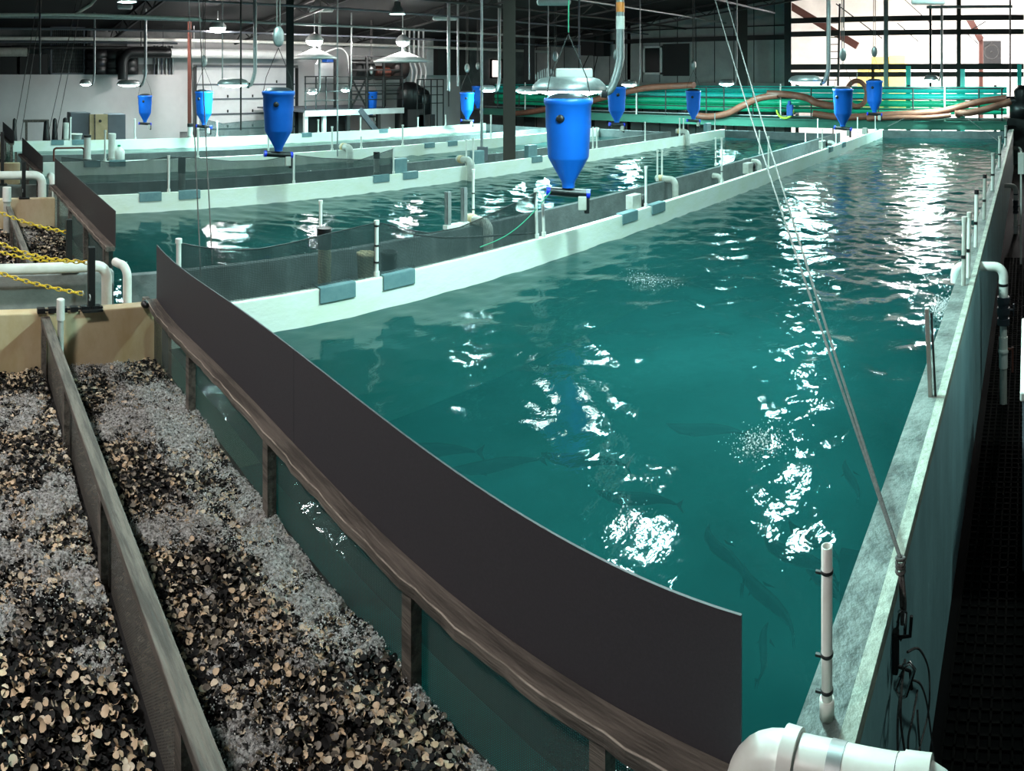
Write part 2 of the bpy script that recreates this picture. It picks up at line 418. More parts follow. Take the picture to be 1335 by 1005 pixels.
water(WX[2], WX[1] - 0.0, 1.45, 21.2, 0.04, 0.045, 5, 'rippled teal water in the second tank behind the first netted trench')
water(WX[4], WX[3], 1.35, 19.5, 0.09, 0.1, 8, 'pale teal water in the third tank from the camera')
water(WX[6], WX[5], 1.3, 18.6, 0.09, 0.1, 9, 'thin strip of teal water in the farthest tank')

# ------------------------------------------------------------------ media (biofilter) tanks at the left front
M['chip_tan'] = mat('tan media chip', (0.62, 0.46, 0.30), 0.55, scale=30)
M['chip_cream'] = mat('cream media chip', (0.66, 0.56, 0.42), 0.5, scale=30)
M['chip_black'] = mat('black media chip', (0.006, 0.0055, 0.0055), 0.7, scale=30, spec=0.25)
M['chip_grey'] = mat('grey brown media chip', (0.17, 0.145, 0.115), 0.5, scale=30)
M['foam'] = mat('grey white froth', (0.62, 0.62, 0.62), 0.25, scale=30, col2=(0.45, 0.45, 0.44))
def fbm(x, y, seed):
    rg = np.random.RandomState(seed); z = np.zeros_like(x)
    for o in range(5):
        for _ in range(5):
            th = rg.rand() * 6.28; k = 2.2 * 1.9 ** o * (0.7 + .6 * rg.rand())
            z += np.sin(k * (x * cos(th) + y * sin(th)) + rg.rand() * 6.28) / 1.55 ** o
    return z / 3.2
def fast_mesh(name, V, F, mi, mats, smooth=True):
    me = bpy.data.meshes.new(name)
    k = F.shape[1]
    me.vertices.add(len(V)); me.vertices.foreach_set('co', V.astype(np.float32).ravel())
    me.loops.add(F.size); me.loops.foreach_set('vertex_index', F.astype(np.int32).ravel())
    me.polygons.add(len(F)); me.polygons.foreach_set('loop_start', np.arange(0, F.size, k, dtype=np.int32))
    me.polygons.foreach_set('material_index', mi.astype(np.int32))
    me.polygons.foreach_set('use_smooth', np.full(len(F), smooth))
    for m in mats: me.materials.append(M[m])
    me.update(calc_edges=True); me.validate()
    o = bpy.data.objects.new(name, me); C.objects.link(o)
    return o
def rot_rand(n, rg, tilt):
    """n random rotation matrices, tilt spread about flat"""
    a = rg.rand(n) * 6.28; b = rg.normal(0, tilt, n); c = rg.rand(n) * 6.28
    Rz = np.zeros((n, 3, 3)); Rz[:, 0, 0] = np.cos(a); Rz[:, 0, 1] = -np.sin(a); Rz[:, 1, 0] = np.sin(a); Rz[:, 1, 1] = np.cos(a); Rz[:, 2, 2] = 1
    Rx = np.zeros((n, 3, 3)); Rx[:, 0, 0] = 1; Rx[:, 1, 1] = np.cos(b); Rx[:, 1, 2] = -np.sin(b); Rx[:, 2, 1] = np.sin(b); Rx[:, 2, 2] = np.cos(b)
    R2 = Rz.copy(); R2[:, 0, 0] = np.cos(c); R2[:, 0, 1] = -np.sin(c); R2[:, 1, 0] = np.sin(c); R2[:, 1, 1] = np.cos(c)
    return R2 @ Rx @ Rz
def chips(x, y, z, seed, label, pick, size=0.0165):
    n = len(x); rg = np.random.RandomState(seed)
    m = 9; t = np.arange(m) * 2 * pi / m
    rim = np.stack([np.cos(t), np.sin(t), 0.38 * np.cos(t) ** 2 - 0.05 * np.sin(t)], -1)
    base = np.concatenate([rim, [[0, 0, 0.0]]])
    s = size * (0.7 + 0.5 * rg.rand(n))
    P = np.einsum('nij,kj->nki', rot_rand(n, rg, 0.75), base) * s[:, None, None]
    P += np.stack([x, y, z], -1)[:, None, :]
    f = np.array([[i, (i + 1) % m, m] for i in range(m)])
    F = (f[None] + (np.arange(n) * (m + 1))[:, None, None]).reshape(-1, 3)
    mi = np.repeat(pick, m)
    o = fast_mesh('filter_media', P.reshape(-1, 3), F, mi, ['chip_black', 'chip_tan', 'chip_cream', 'chip_grey'])
    return tag(o, label, 'filter media', kind='stuff')
def bubbles(x, y, z, r, label, seed=1):
    g = (1 + 5 ** .5) / 2
    b = np.array([[-1, g, 0], [1, g, 0], [-1, -g, 0], [1, -g, 0], [0, -1, g], [0, 1, g], [0, -1, -g], [0, 1, -g], [g, 0, -1], [g, 0, 1], [-g, 0, -1], [-g, 0, 1]]) / sqrt(1 + g * g)
    f = np.array([[0, 11, 5], [0, 5, 1], [0, 1, 7], [0, 7, 10], [0, 10, 11], [1, 5, 9], [5, 11, 4], [11, 10, 2], [10, 7, 6], [7, 1, 8], [3, 9, 4], [3, 4, 2], [3, 2, 6], [3, 6, 8], [3, 8, 9], [4, 9, 5], [2, 4, 11], [6, 2, 10], [8, 6, 7], [9, 8, 1]])
    n = len(x)
    V = (b[None] * r[:, None, None] + np.stack([x, y, z], -1)[:, None]).reshape(-1, 3)
    F = (f[None] + (np.arange(n) * 12)[:, None, None]).reshape(-1, 3)
    o = fast_mesh('froth', V, F, np.zeros(len(F)), ['foam'])
    return tag(o, label, 'froth', kind='stuff')
def bed_h(x, y, seed): return fbm(x * 1.6, y * 1.6, seed) * 0.028
def froth_amt(x, y, seed): return fbm(x * 1.1 + 3, y * 1.1, seed + 5) + 0.45 * fbm(x * 3.4, y * 3.4, seed + 9)
def froth_sheet(x0, x1, y0, y1, seed, label, calm, step, bias=0.0):
    """foam lying over the chips: a lumpy skin, torn open where the chips come through"""
    rg = np.random.RandomState(seed + 2)
    nx, ny = int((x1 - x0) / step) + 1, int((y1 - y0) / step) + 1
    X, Y = np.meshgrid(np.linspace(x0, x1, nx), np.linspace(y0, y1, ny))
    X = X + rg.normal(0, step * 0.2, X.shape); Y = Y + rg.normal(0, step * 0.2, X.shape)
    a = froth_amt(X, Y, seed) + bias
    fine = fbm(X * 9, Y * 9, seed + 3) + 0.6 * fbm(X * 24, Y * 24, seed + 4)
    Z = MZ + bed_h(X, Y, seed) + 0.006 + 0.030 * np.clip(a, -0.2, 0.8) + 0.008 * fine + rg.normal(0, 0.0022, X.shape)
    keep = (a + 0.95 * fine) > 0.30
    if calm is not None: keep &= ~calm(X, Y)
    idx = np.arange(nx * ny).reshape(ny, nx)
    F = np.stack([idx[:-1, :-1], idx[:-1, 1:], idx[1:, 1:], idx[1:, :-1]], -1)[keep[:-1, :-1]]
    o = fast_mesh('froth', np.stack([X, Y, Z], -1).reshape(-1, 3), F.reshape(-1, 4), np.zeros(len(F)), ['froth_skin'])
    return tag(o, label, 'froth', kind='stuff')
M['froth_skin'] = mat('translucent froth', (0.86, 0.86, 0.85), 0.25, scale=40, col2=(0.40, 0.38, 0.35), amt=0.85, bump=1.0, bscale=220)
def _fa(m):
    nt = m.node_tree; p = nt.nodes['Principled BSDF']
    n = nt.nodes.new('ShaderNodeTexNoise'); n.inputs['Scale'].default_value = 70; n.inputs['Detail'].default_value = 4
    tc = nt.nodes['Texture Coordinate']; nt.links.new(tc.outputs['Object'], n.inputs['Vector'])
    r = nt.nodes.new('ShaderNodeMapRange'); r.inputs[1].default_value = 0.38; r.inputs[2].default_value = 0.62; r.inputs[3].default_value = 0.25; r.inputs[4].default_value = 0.95
    nt.links.new(n.outputs['Fac'], r.inputs[0]); nt.links.new(r.outputs[0], p.inputs['Alpha'])
_fa(M['froth_skin'])
def bed(x0, x1, y0, y1, seed, n, nb, label, flabel, calm=None, size=0.0135, step=0.008, bias=0.0, tan=0.25):
    rg = np.random.RandomState(seed)
    u = rg.rand(n)
    x = x1 + (x0 - x1) * u; y = y0 + (y1 - y0) * rg.rand(n)
    z = MZ + bed_h(x, y, seed) + rg.normal(0, 0.009, n)
    fr = froth_amt(x, y, seed); p = rg.rand(n); q = fbm(x * 5, y * 5, seed + 7)
    tp = np.clip(tan + 0.16 * q, 0.05, 0.7)
    pick = np.where(p < tp * 0.5, 1, np.where(p < tp, 2, np.where(p < tp + 0.22, 3, 0)))
    if calm is not None:
        cm = calm(x, y)
        pick = np.where(cm, np.where(p < 0.085, 1, np.where(p < 0.125, 2, 0)), pick)
        z = np.where(cm & (pick > 0), z + 0.010, z)
    chips(x, y, z, seed + 1, label, pick, size)
    froth_sheet(x0, x1, y0, y1, seed, flabel, calm, step, bias)
    bx = x1 + (x0 - x1) * rg.rand(nb); by = y0 + (y1 - y0) * rg.rand(nb)
    keep = (froth_amt(bx, by, seed) + bias + rg.normal(0, 0.25, nb)) > 0.25
    if calm is not None: keep &= ~calm(bx, by)
    bx, by = bx[keep], by[keep]
    bz = MZ + bed_h(bx, by, seed) + 0.022 + rg.normal(0, 0.010, len(bx))
    bubbles(bx, by, bz, 0.0015 + 0.003 * rg.rand(len(bx)) ** 2, flabel.replace('froth', 'fine bubbles', 1))
bed(-5.12, -0.66, 0.68, 1.53, 21, 46000, 60000, 'churning bed of tan and black plastic chips between the two wooden rails',
    'grey white froth boiling up between the two wooden rails', bias=0.25)
def calm_b(x, y): return (x > -2.95 + 0.4 * fbm(x * 0 + y * 2.3, y, 4)) & (x > -3.0 + 1.0 * y + 0.35 * fbm(x * 2, y * 2, 6))
bed(-5.12, -0.63, -0.35, 0.62, 41, 50000, 42000, 'bed of black and tan plastic chips left of the inner wooden rail',
    'froth over the chips left of the inner wooden rail', calm_b, bias=0.62)
bed(-9.9, -6.3, 0.72, 1.40, 61, 9000, 16000, 'chip bed churning beyond the white pipe and yellow chains', 'froth on the chip bed beyond the white pipe', size=0.02, step=0.016, bias=0.2)
bed(-9.9, -6.3, -0.2, 0.66, 71, 6000, 9000, 'small patch of chip bed at the left edge behind the yellow chains', 'froth at the left edge behind the yellow chains', size=0.02, step=0.016)
bed(-14.0, -11.6, 0.5, 1.25, 81, 3000, 4000, 'distant strip of chip bed at the left edge beside the third smoked screen', 'froth on the distant chip bed at the left edge', size=0.025, step=0.02)

def filter_tank(xl, xr, y0, y1, label, wm='tan_wall', rw=True):
    t = thing('filter_tank', label, 'filter tank', ((xl + xr) / 2, (y0 + y1) / 2, FZ)); L = Vector(t.location)
    MB().box(Vector((xl - 0.06, (y0 + y1) / 2, (FZ + WT) / 2)) - L, (0.12, y1 - y0, WT - FZ)).build('end_wall', wm, t, bevel=0.01)
    if rw: MB().box(Vector((xr + 0.05, (y0 + y1) / 2, (FZ + WT) / 2 - 0.1)) - L, (0.1, y1 - y0, WT - FZ - 0.2)).build('end_wall', 'conc_wet', t)
    MB().box(Vector(((xl + xr) / 2, (y0 + y1) / 2, MZ - 0.075)) - L, (xr - xl, y1 - y0, 0.05)).build('bed_floor', 'chip_black', t)
    return t
ft = filter_tank(-5.14, R_IN, -0.5, 1.58, 'nearest filter tank of churning chips with a tan stained end wall', rw=False)
outer_wall(ft, -0.9, 1.598)
filter_tank(-10.0, -6.38, -0.4, 1.42, 'second filter tank beyond the grey trench wall, tan end wall')
filter_tank(-18.9, -15.7, -0.3, 1.18, 'fourth filter tank, hardly visible at the extreme left edge')
filter_tank(-14.2, -11.48, -0.3, 1.27, 'third filter tank with yellowed wall at the far left edge')
# grey trench wall facing the camera behind the tan wall
tw = MB().box((-6.2, 0.42, (FZ + WT) / 2), (0.12, 2.0, WT - FZ))
tag(tw.build('trench_wall', 'conc_light', bevel=0.01), 'grey concrete wall across the trench behind the tan end wall', 'wall', kind='structure')
tw = MB().box((-11.32, 0.4, (FZ + WT) / 2), (0.1, 2.0, WT - FZ))
tag(tw.build('trench_wall', 'conc_light', bevel=0.01), 'grey concrete wall across the second trench at the far left', 'wall', kind='structure')

# ------------------------------------------------------------------ screens (charcoal sheet on wooden rail with woven mesh below)
def on_fence(x, y, A, B):
    k = (A[1] - B[1]) / (A[0] - B[0]); t = tan(az(x))
    Y = (A[1] - k * A[0]) / (1 - k * t); X = t * Y
    return Vector((X, Y, CZ - sqrt(X * X + Y * Y) * (y - YH) / FP))
def screen(A, B, top, bot, posts, label, pm='panel', seam=None, deg=3, mesh_bot=0.62, rail_w=0.09, rail_t=0.04):
    P = [on_fence(x, y, A, B) for x, y in top]; Q = [on_fence(x, y, A, B) for x, y in bot]
    ft = np.polyfit([p.x for p in P], [p.z for p in P], min(deg, len(P) - 1))
    fb = np.polyfit([p.x for p in Q], [p.z for p in Q], min(deg, len(Q) - 1))
    k = (A[1] - B[1]) / (A[0] - B[0]); yy = lambda X: A[1] + k * (X - A[0])
    t = thing('splash_screen', label, 'screen', ((A[0] + B[0]) / 2, yy((A[0] + B[0]) / 2), WT)); L = Vector(t.location)
    xs = np.linspace(B[0], A[0], 61)
    zt = np.polyval(ft, xs); zb = np.polyval(fb, xs)
    cuts = [0, 60] if seam is None else [0, int(np.argmin(abs(xs - on_fence(seam, 500, A, B).x))), 60]
    for ci in range(len(cuts) - 1):
        mb = MB(); v = []
        i0, i1 = cuts[ci], cuts[ci + 1]
        for i in range(i0, i1 + 1):
            X = xs[i] + (0.003 if i == i0 and ci else 0)
            for dy in (0.0, 0.008):
                v += [Vector((X, yy(X) + dy, zb[i])) - L, Vector((X, yy(X) + dy, zt[i])) - L]
        n = i1 - i0 + 1; f = []
        for i in range(n - 1):
            a, b = i * 4, i * 4 + 4
            f += [(a, b, b + 1, a + 1), (a + 2, a + 3, b + 3, b + 2), (a + 1, b + 1, b + 3, a + 3), (a, a + 2, b + 2, b)]
        f += [(0, 1, 3, 2), ((n - 1) * 4, (n - 1) * 4 + 2, (n - 1) * 4 + 3, (n - 1) * 4 + 1)]
        mb.add(v, f); mb.build('sheet', pm, t)
    # rail: one bent board, with a pale worn front edge
    mb = MB(); me = MB(); v = []; e = []
    wob = [0.004 * sin(i * 1.3) + 0.003 * sin(i * 2.9) for i in range(61)]
    for i in range(61):
        X, Y, z = xs[i], yy(xs[i]), zb[i] + 0.004
        y0 = Y - rail_w + wob[i]
        v += [Vector((X, y0, z - rail_t)) - L, Vector((X, Y - 0.001, z - rail_t)) - L, Vector((X, Y - 0.001, z)) - L, Vector((X, y0 + 0.004, z)) - L]
        e.append(Vector((X, y0 + 0.004, z - 0.001)) - L)
    f = [(i * 4 + j, i * 4 + (j + 1) % 4, i * 4 + 4 + (j + 1) % 4, i * 4 + 4 + j) for i in range(60) for j in range(4)]
    f += [(0, 1, 2, 3), (243, 242, 241, 240)]
    mb.add(v, f)
    r = mb.build('rail', 'wood', t)
    me.tube(e, 0.0035, 6); me.build('worn_edge', 'wood_edge', r)
    for px in posts:
        X = on_fence(px, 500, A, B).x; z = float(np.polyval(fb, X)) - rail_t + 0.004
        MB().box(Vector((X, yy(X) - 0.055, (z + 0.5) / 2)) - L, (0.055, 0.05, z - 0.5)).build('post', 'wood', t)
    mb = MB(); v = []
    for i in range(61): v += [Vector((xs[i], yy(xs[i]) - 0.02, mesh_bot)) - L, Vector((xs[i], yy(xs[i]) - 0.02, zb[i] - rail_t + 0.006)) - L]
    mb.add(v, [(i * 2, i * 2 + 2, i * 2 + 3, i * 2 + 1) for i in range(60)])
    mb.build('woven_mesh', 'weave', t)
    return t
screen((-0.717, 1.60), (-5.13, 1.53),
       [(205, 320), (262, 368), (300, 395), (383, 455), (440, 501), (500, 546), (560, 592), (640, 647), (700, 684), (765, 722), (830, 751), (900, 778), (960, 803)],
       [(211, 400), (260, 452), (316, 509), (389, 585), (440, 637), (479, 674), (520, 717), (565, 760), (620, 802), (683, 845), (760, 897), (840, 941), (920, 985)],
       (199, 259, 364, 552, 800), 'long charcoal sheet screen on a wooden rail along the near end of the big tank', seam=384, deg=5)
screen((-6.27, 1.46), (-10.15, 1.43), [(72, 206), (110, 240), (150, 275)], [(66, 236), (100, 268), (148, 322)], (70, 97, 118, 145),
       'smoked brown screen with wooden rail at the left, second tank along', pm='tint', deg=1)
screen((-11.0, 1.35), (-14.1, 1.30), [(24, 175), (40, 189), (56, 205)], [(24, 196), (40, 210), (55, 224)], (24, 40, 54),
       'smoked screen beside the third tank near the left edge', pm='tint', deg=1)
screen((-15.6, 1.25), (-18.9, 1.20), [(5, 160), (12, 166), (19, 172)], [(5, 176), (12, 182), (19, 188)], (6, 18),
       'smallest smoked screen at the extreme left beyond the others', pm='tint', deg=1)

def divider(X0, X1, Y, zt, posts, label, wm='weave_light'):
    t = thing('divider_fence', label, 'fence', ((X0 + X1) / 2, Y, zt)); L = Vector(t.location)
    MB().box(Vector(((X0 + X1) / 2, Y, zt - 0.02)) - L, (X1 - X0, 0.07, 0.04)).build('rail', 'wood', t, bevel=0.004)
    for X in posts: MB().box(Vector((X, Y - 0.018, (zt - 0.04 + 0.5) / 2)) - L, (0.06, 0.034, zt - 0.54)).build('post', 'wood', t)
    MB().add([Vector((X0, Y + 0.012, 0.7)) - L, Vector((X1, Y + 0.012, 0.7)) - L, Vector((X1, Y + 0.012, zt - 0.03)) - L, Vector((X0, Y + 0.012, zt - 0.03)) - L], [(0, 1, 2, 3)]).build('woven_mesh', wm, t)
    return t
divider(-5.13, -0.7, 0.65, 1.18, (-5.08, -4.0, -2.95, -1.85, -0.9), 'weathered wooden rail with woven mesh dividing the near chip beds')
divider(-9.95, -6.3, 0.69, 1.18, (-9.9, -8.8, -7.7, -6.5), 'wooden rail with dark posts dividing the chip bed behind the yellow chains', 'weave')

# ------------------------------------------------------------------ lamps
def low_bay(px, py, r, label, dia=0.9, pole_px=None, pole_r=0.03, side=1, guard=True, band=False, z_top=None, lens='lamp_tank', ballast=True):
    """round low-bay lamp hung at the end of a bent conduit, lens facing the water"""
    p = ray(px, r, py)
    t = thing('tank_lamp', label, 'lamp', p)
    R = dia / 2
    a = az(px); sd = Vector((cos(a), -sin(a), 0)) * side           # screen-wise sideways, towards the conduit
    MB().lathe([(0.02, 0.16), (R * 0.55, 0.16), (R * 0.80, 0.13), (R * 0.96, 0.06), (R, 0.0), (R * 0.98, -0.012), (R * 0.93, 0.0)], n=32).build('housing', 'steel', t)
    MB().lathe([(R * 0.93, 0.0), (R * 0.80, -0.035), (R * 0.45, -0.075), (0.0, -0.09)], n=28).build('lens', lens, t)
    if ballast:
        MB().box(tuple(sd * 0.06 + Vector((0, 0, 0.20))), (0.44, 0.34, 0.12), rz=-a).build('ballast_box', 'white_paint', t, bevel=0.02)
    zt = (z_top or roof_z(p.x) - 0.02) - p.z
    q = sd * (R * 1.22)
    pts = [Vector((0, 0, -0.02)) + sd * R * 0.80, Vector((0, 0, -0.03)) + sd * R * 1.0] + arc(q + Vector((0, 0, 0.0)), -sd * R * 0.18 + Vector((0, 0, -0.02)), Vector((0, 0, 0.38)) + sd * R * 0.14) + [q + sd * R * 0.14 + Vector((0, 0, zt))]
    c = MB().tube(pts, pole_r, 10).build('conduit', 'steel', t)
    MB().tube([Vector((0, 0, -0.02)) + sd * R * 0.86, Vector((0, 0, -0.03)) + sd * R * 1.02], pole_r * 1.5, 12).build('coupling', 'black', c)
    if band:
        b = q + sd * R * 0.14
        MB().tube([b + Vector((0, 0, 0.95)), b + Vector((0, 0, 1.07))], pole_r * 1.06, 12).build('orange_band', 'orange', c)
        MB().tube([b + Vector((0, 0, 0.74)), b + Vector((0, 0, 0.90))], pole_r * 1.06, 12).build('white_sticker', 'pvc', c)
    if guard:
        g = MB()
        for i in range(12):
            x = -R * 0.9 + i * R * 0.07
            v = -sd * (R * 0.25 + i * R * 0.058)
            h = 0.17 + 0.09 * sin(pi * (i + 1) / 13)
            g.tube([v + Vector((0, 0, 0.12)), v + Vector((0, 0, h))], 0.006, 5)
        g.build('wire_guard', 'steel', t)
    return t
low_bay(742, 117, 8.3, 'large round tank lamp with white ballast box above the biggest blue hopper', 0.92, pole_r=0.05, band=True, lens='lamp_soft')
low_bay(1050, 106, 18, 'round tank lamp left of the life ring before the bright bay', 0.9, guard=False, ballast=False, pole_r=0.06)
low_bay(304, 110, 19, 'round tank lamp on a bent conduit in front of the roll-up door', 0.9, guard=False, ballast=False, pole_r=0.055)
low_bay(690, 119, 22, 'glowing round tank lamp just right of the big dark column', 0.9, guard=False, ballast=False, pole_r=0.02, lens='lamp_far')
low_bay(168, 110, 23.5, 'small tank lamp before the white block wall, right of the other one', 0.85, lens='lamp_soft', guard=False, ballast=False, pole_r=0.05)
low_bay(112, 109, 24, 'small tank lamp hung on a straight rod before the white block wall', 0.45, lens='lamp_soft', guard=False, ballast=False, pole_r=0.04)
low_bay(407, 120, 25, 'small lit tank lamp left of the platform railing', 0.4, guard=False, ballast=False, pole_r=0.05)
low_bay(450, 117, 26, 'small lit tank lamp at the middle of the platform railing', 0.35, guard=False, ballast=False, pole_r=0.03)
low_bay(636, 117, 24, 'lit tank lamp left of the big dark column', 0.6, guard=False, ballast=False, pole_r=0.06)
low_bay(947, 109, 24, 'small lit tank lamp above the brown hose on the catwalk', 0.55, lens='lamp_far', guard=False, ballast=False, pole_r=0.02)
low_bay(820, 110, 25, 'small lit tank lamp above the catwalk right of the bent conduit', 0.6, lens='lamp_far', guard=False, ballast=False, pole_r=0.02)
low_bay(1214, 104, 23, 'lit tank lamp over the far end of the big tank', 0.5, lens='lamp_far', guard=False, ballast=False, pole_r=0.03)

def high_bay(x, y, z, label, lens='lamp_high', R=0.26, rl=0.15):
    t = thing('high_bay_lamp', label, 'lamp', (x, y, z))
    MB().lathe([(0.03, 0.42), (0.10, 0.40), (0.11, 0.24), (0.14, 0.22), (R * 0.8, 0.10), (R, 0.0), (R - 0.015, 0.0)], n=28).build('reflector', 'steel', t)
    MB().disc((0, 0, 0.06), rl, 24, down=True).build('lens', lens, t)
    MB().tube([(0, 0, 0.41), (0, 0, max(0.5, roof_z(x) - z - 0.01))], 0.012, 6).build('rod', 'steel_dark', t)
    return t
HB = [(-2.5, 4.1, 3.98, 'over the bright middle of the big tank'), (-2.9, 5.3, 5.1, 'as added fill for the left wall of the big tank'), (-5.0, 14.4, 5.6, 'over the first trench at its far half'), (-3.9, 10.5, 5.6, 'over the middle length of the big tank'),  # second entry is an unseen lamp added to brighten the left tank wall
      (-5.2, 8.0, 5.3, 'over the first trench beyond the nearest hopper'), (-8.1, 4.6, 5.2, 'over the near end of the second tank'), (-8.0, 11, 5.6, 'over the middle of the second tank'),
      (-12.9, 5, 5.2, 'over the near end of the third tank'), (-12.9, 12, 5.4, 'over the far half of the third tank'), (-16.7, 4.2, 4.9, 'over the near end of the farthest tank'),
      (-17.3, 13, 5.0, 'over the far half of the farthest tank'), (-2.0, 18, 5.9, 'over the far end of the big tank')]
for i, (x, y, z, wh) in enumerate(HB): high_bay(x, y, z, 'steel high bay lamp hung ' + wh, 'lamp_pool' if i == 0 else 'lamp_high', rl=0.10 if i == 4 else 0.15)
high_bay(-3.0, -1.2, 5.0, 'unseen high bay lamp giving neutral fill over the near chip beds', 'lamp_fill', 0.3, 0.24)  # this lamp and the next are out of view, boosted as neutral fill
high_bay(-8.0, -1.0, 4.6, 'unseen high bay lamp giving neutral fill over the chip beds at the left', 'lamp_fill', 0.3, 0.24)
high_bay(1.6, 5.0, 4.6, 'unseen high bay lamp added over the walkway to brighten the outer wall', 'lamp_wall_fill', 0.2, 0.15)  # unseen lamp added to light the outer face of the right wall
for i, (x, y, R) in enumerate(((-6, 37, 0.55), (1, 37, 0.55), (-6, 43.5, 0.55), (1, 43.5, 0.55))):
    t = thing('bay_lamp', 'bright lamp under the ceiling of the bright back bay, ' + ['near left', 'near right', 'far left', 'far right'][i] + ' one', 'lamp', (x, y, 8.0))
    MB().lathe([(0.05, 0.3), (0.3, 0.25), (R, 0.0), (R - 0.03, 0.0)]).build('reflector', 'steel', t)
    MB().disc((0, 0, 0.01), R - 0.03, 24, down=True).build('lens', 'lamp_back', t)
    MB().tube([(0, 0, 0.25), (0, 0, 0.895)], 0.02, 6).build('rod', 'steel_dark', t)

def pendant(px, py, r, label, dia, cone=None):
    p = ray(px, r, py); t = thing('pendant_lamp', label, 'lamp', p)
    R = dia / 2
    MB().lathe([(0.03, 0.34), (R * 0.6, 0.26), (R, 0.12), (R, 0.04), (R * 0.9, 0.03)]).build('shade', 'white_paint', t)
    MB().lathe([(R * 0.92, 0.05), (R * 0.8, -0.06), (R * 0.4, -0.12), (0, -0.13)]).build('lens', 'lamp_white', t)
    MB().tube([(0, 0, 0.3), (0, 0, max(0.4, roof_z(p.x) - p.z))], 0.02, 6).build('rod', 'white_paint', t)
    if cone:
        MB().lathe([(0.03, cone[2] + 0.22), (0.10, cone[2] + 0.2), (cone[0], cone[1] + 0.05), (cone[0], cone[1]), (cone[0] * .9, cone[1])], n=32).build('wide_disc', 'white_paint', t)
        MB().tube([(0, 0, -0.1), (0, 0, cone[2] + 0.2)], 0.03, 6).build('stem', 'white_paint', t)
    return t
pendant(284, 38, 24.5, 'bright pendant lamp above the long white duct at the left', 0.62)
pendant(410, 55, 25, 'bright pendant lamp over a wide white disc, above the platform left end', 0.66, (0.85, -0.62, -0.45))
pendant(525, 56, 26.5, 'bright pendant lamp over a wide white disc, above the machine rack', 0.55, (1.15, -0.75, -0.55))

# ------------------------------------------------------------------ blue feed hoppers
def hopper(loc, label, rz=0.0, drop=0.0):
    t = thing('feed_hopper', label, 'feed hopper', loc, rz, 'blue feed hoppers hanging over the tanks')
    MB().lathe([(0.235, 0.925), (0.262, 0.93), (0.268, 0.90), (0.262, 0.865), (0.248, 0.85), (0.245, 0.62), (0.238, 0.60), (0.222, 0.30), (0.212, 0.275), (0.075, 0.03), (0.068, 0.0), (0.068, -0.035)], n=36).build('tub', 'blue', t)
    l = MB().lathe([(0.235, 0.925), (0.20, 0.96), (0.12, 0.985), (0.0, 0.99)], n=30).build('lid', 'pvc_dark', t)
    MB().lathe([(0.0, 0.025), (0.026, 0.025), (0.042, 0.015), (0.045, -0.01)], n=16).build('plug', 'black', t, loc=(-0.085, -0.235, 0.72)).rotation_euler = (pi / 2, 0, -0.33)
    f = MB().tube([(-0.20, 0, -0.075), (0.20, 0, -0.105)], 0.047, 16).build('feeder_tube', 'black', t)
    MB().tube([(-0.235, 0, -0.072), (-0.195, 0, -0.075)], 0.052, 16).build('end_cap', 'blue_bright', f)
    MB().tube([(0.195, 0, -0.105), (0.235, 0, -0.108)], 0.052, 16).build('end_cap', 'blue_bright', f)
    MB().box((0.15, -0.03, -0.20), (0.09, 0.06, 0.15)).build('motor_box', 'pvc_old', f, bevel=0.01)
    MB().tube([(0.20, -0.02, -0.15), (0.20, -0.02, -0.31)], 0.03, 12).build('chute', 'black', f)
    g = MB()
    for sx in (-1, 1): g.tube([(sx * 0.25, 0, 0.89), (sx * 0.20, 0, 1.15), (0, 0, 1.62)], 0.006, 5)
    g.build('bail_wire', 'steel_dark', t)
    return t
# (x, y of tub bottom, distance, what singles it out)
HP = [(741, 240, 7.35, 'biggest blue feed hopper, nearest one, left of the crossing ropes'),
      (363, 194, 10.9, 'blue feed hopper in front of the dark column by the roll-up door'),
      (266, 161, 19.6, 'blue feed hopper hanging left of the roll-up door beside the red column'),
      (189, 158, 24.5, 'blue feed hopper hanging against the white wall, leftmost of all'),
      (484, 149, 28.0, 'small blue feed hopper hanging before the platform machinery'),
      (609, 154, 24.5, 'blue feed hopper left of the big dark column, front one of two overlapping'),
      (623, 140, 29.5, 'blue feed hopper half hidden behind another, left of the big dark column'),
      (724, 146, 22.0, 'blue feed hopper mostly hidden behind the biggest hopper'),
      (804, 158, 18.4, 'blue feed hopper under the bend of the big lamp conduit'),
      (904, 154, 23.0, 'blue feed hopper hanging before the teal pipes, between the conduit and the crossing ropes'),
      (1099, 163, 17.4, 'blue feed hopper left of the life ring at the far trench'),
      (1140, 145, 20.6, 'blue feed hopper right of the life ring, nearest the bright bay')]
h0 = None
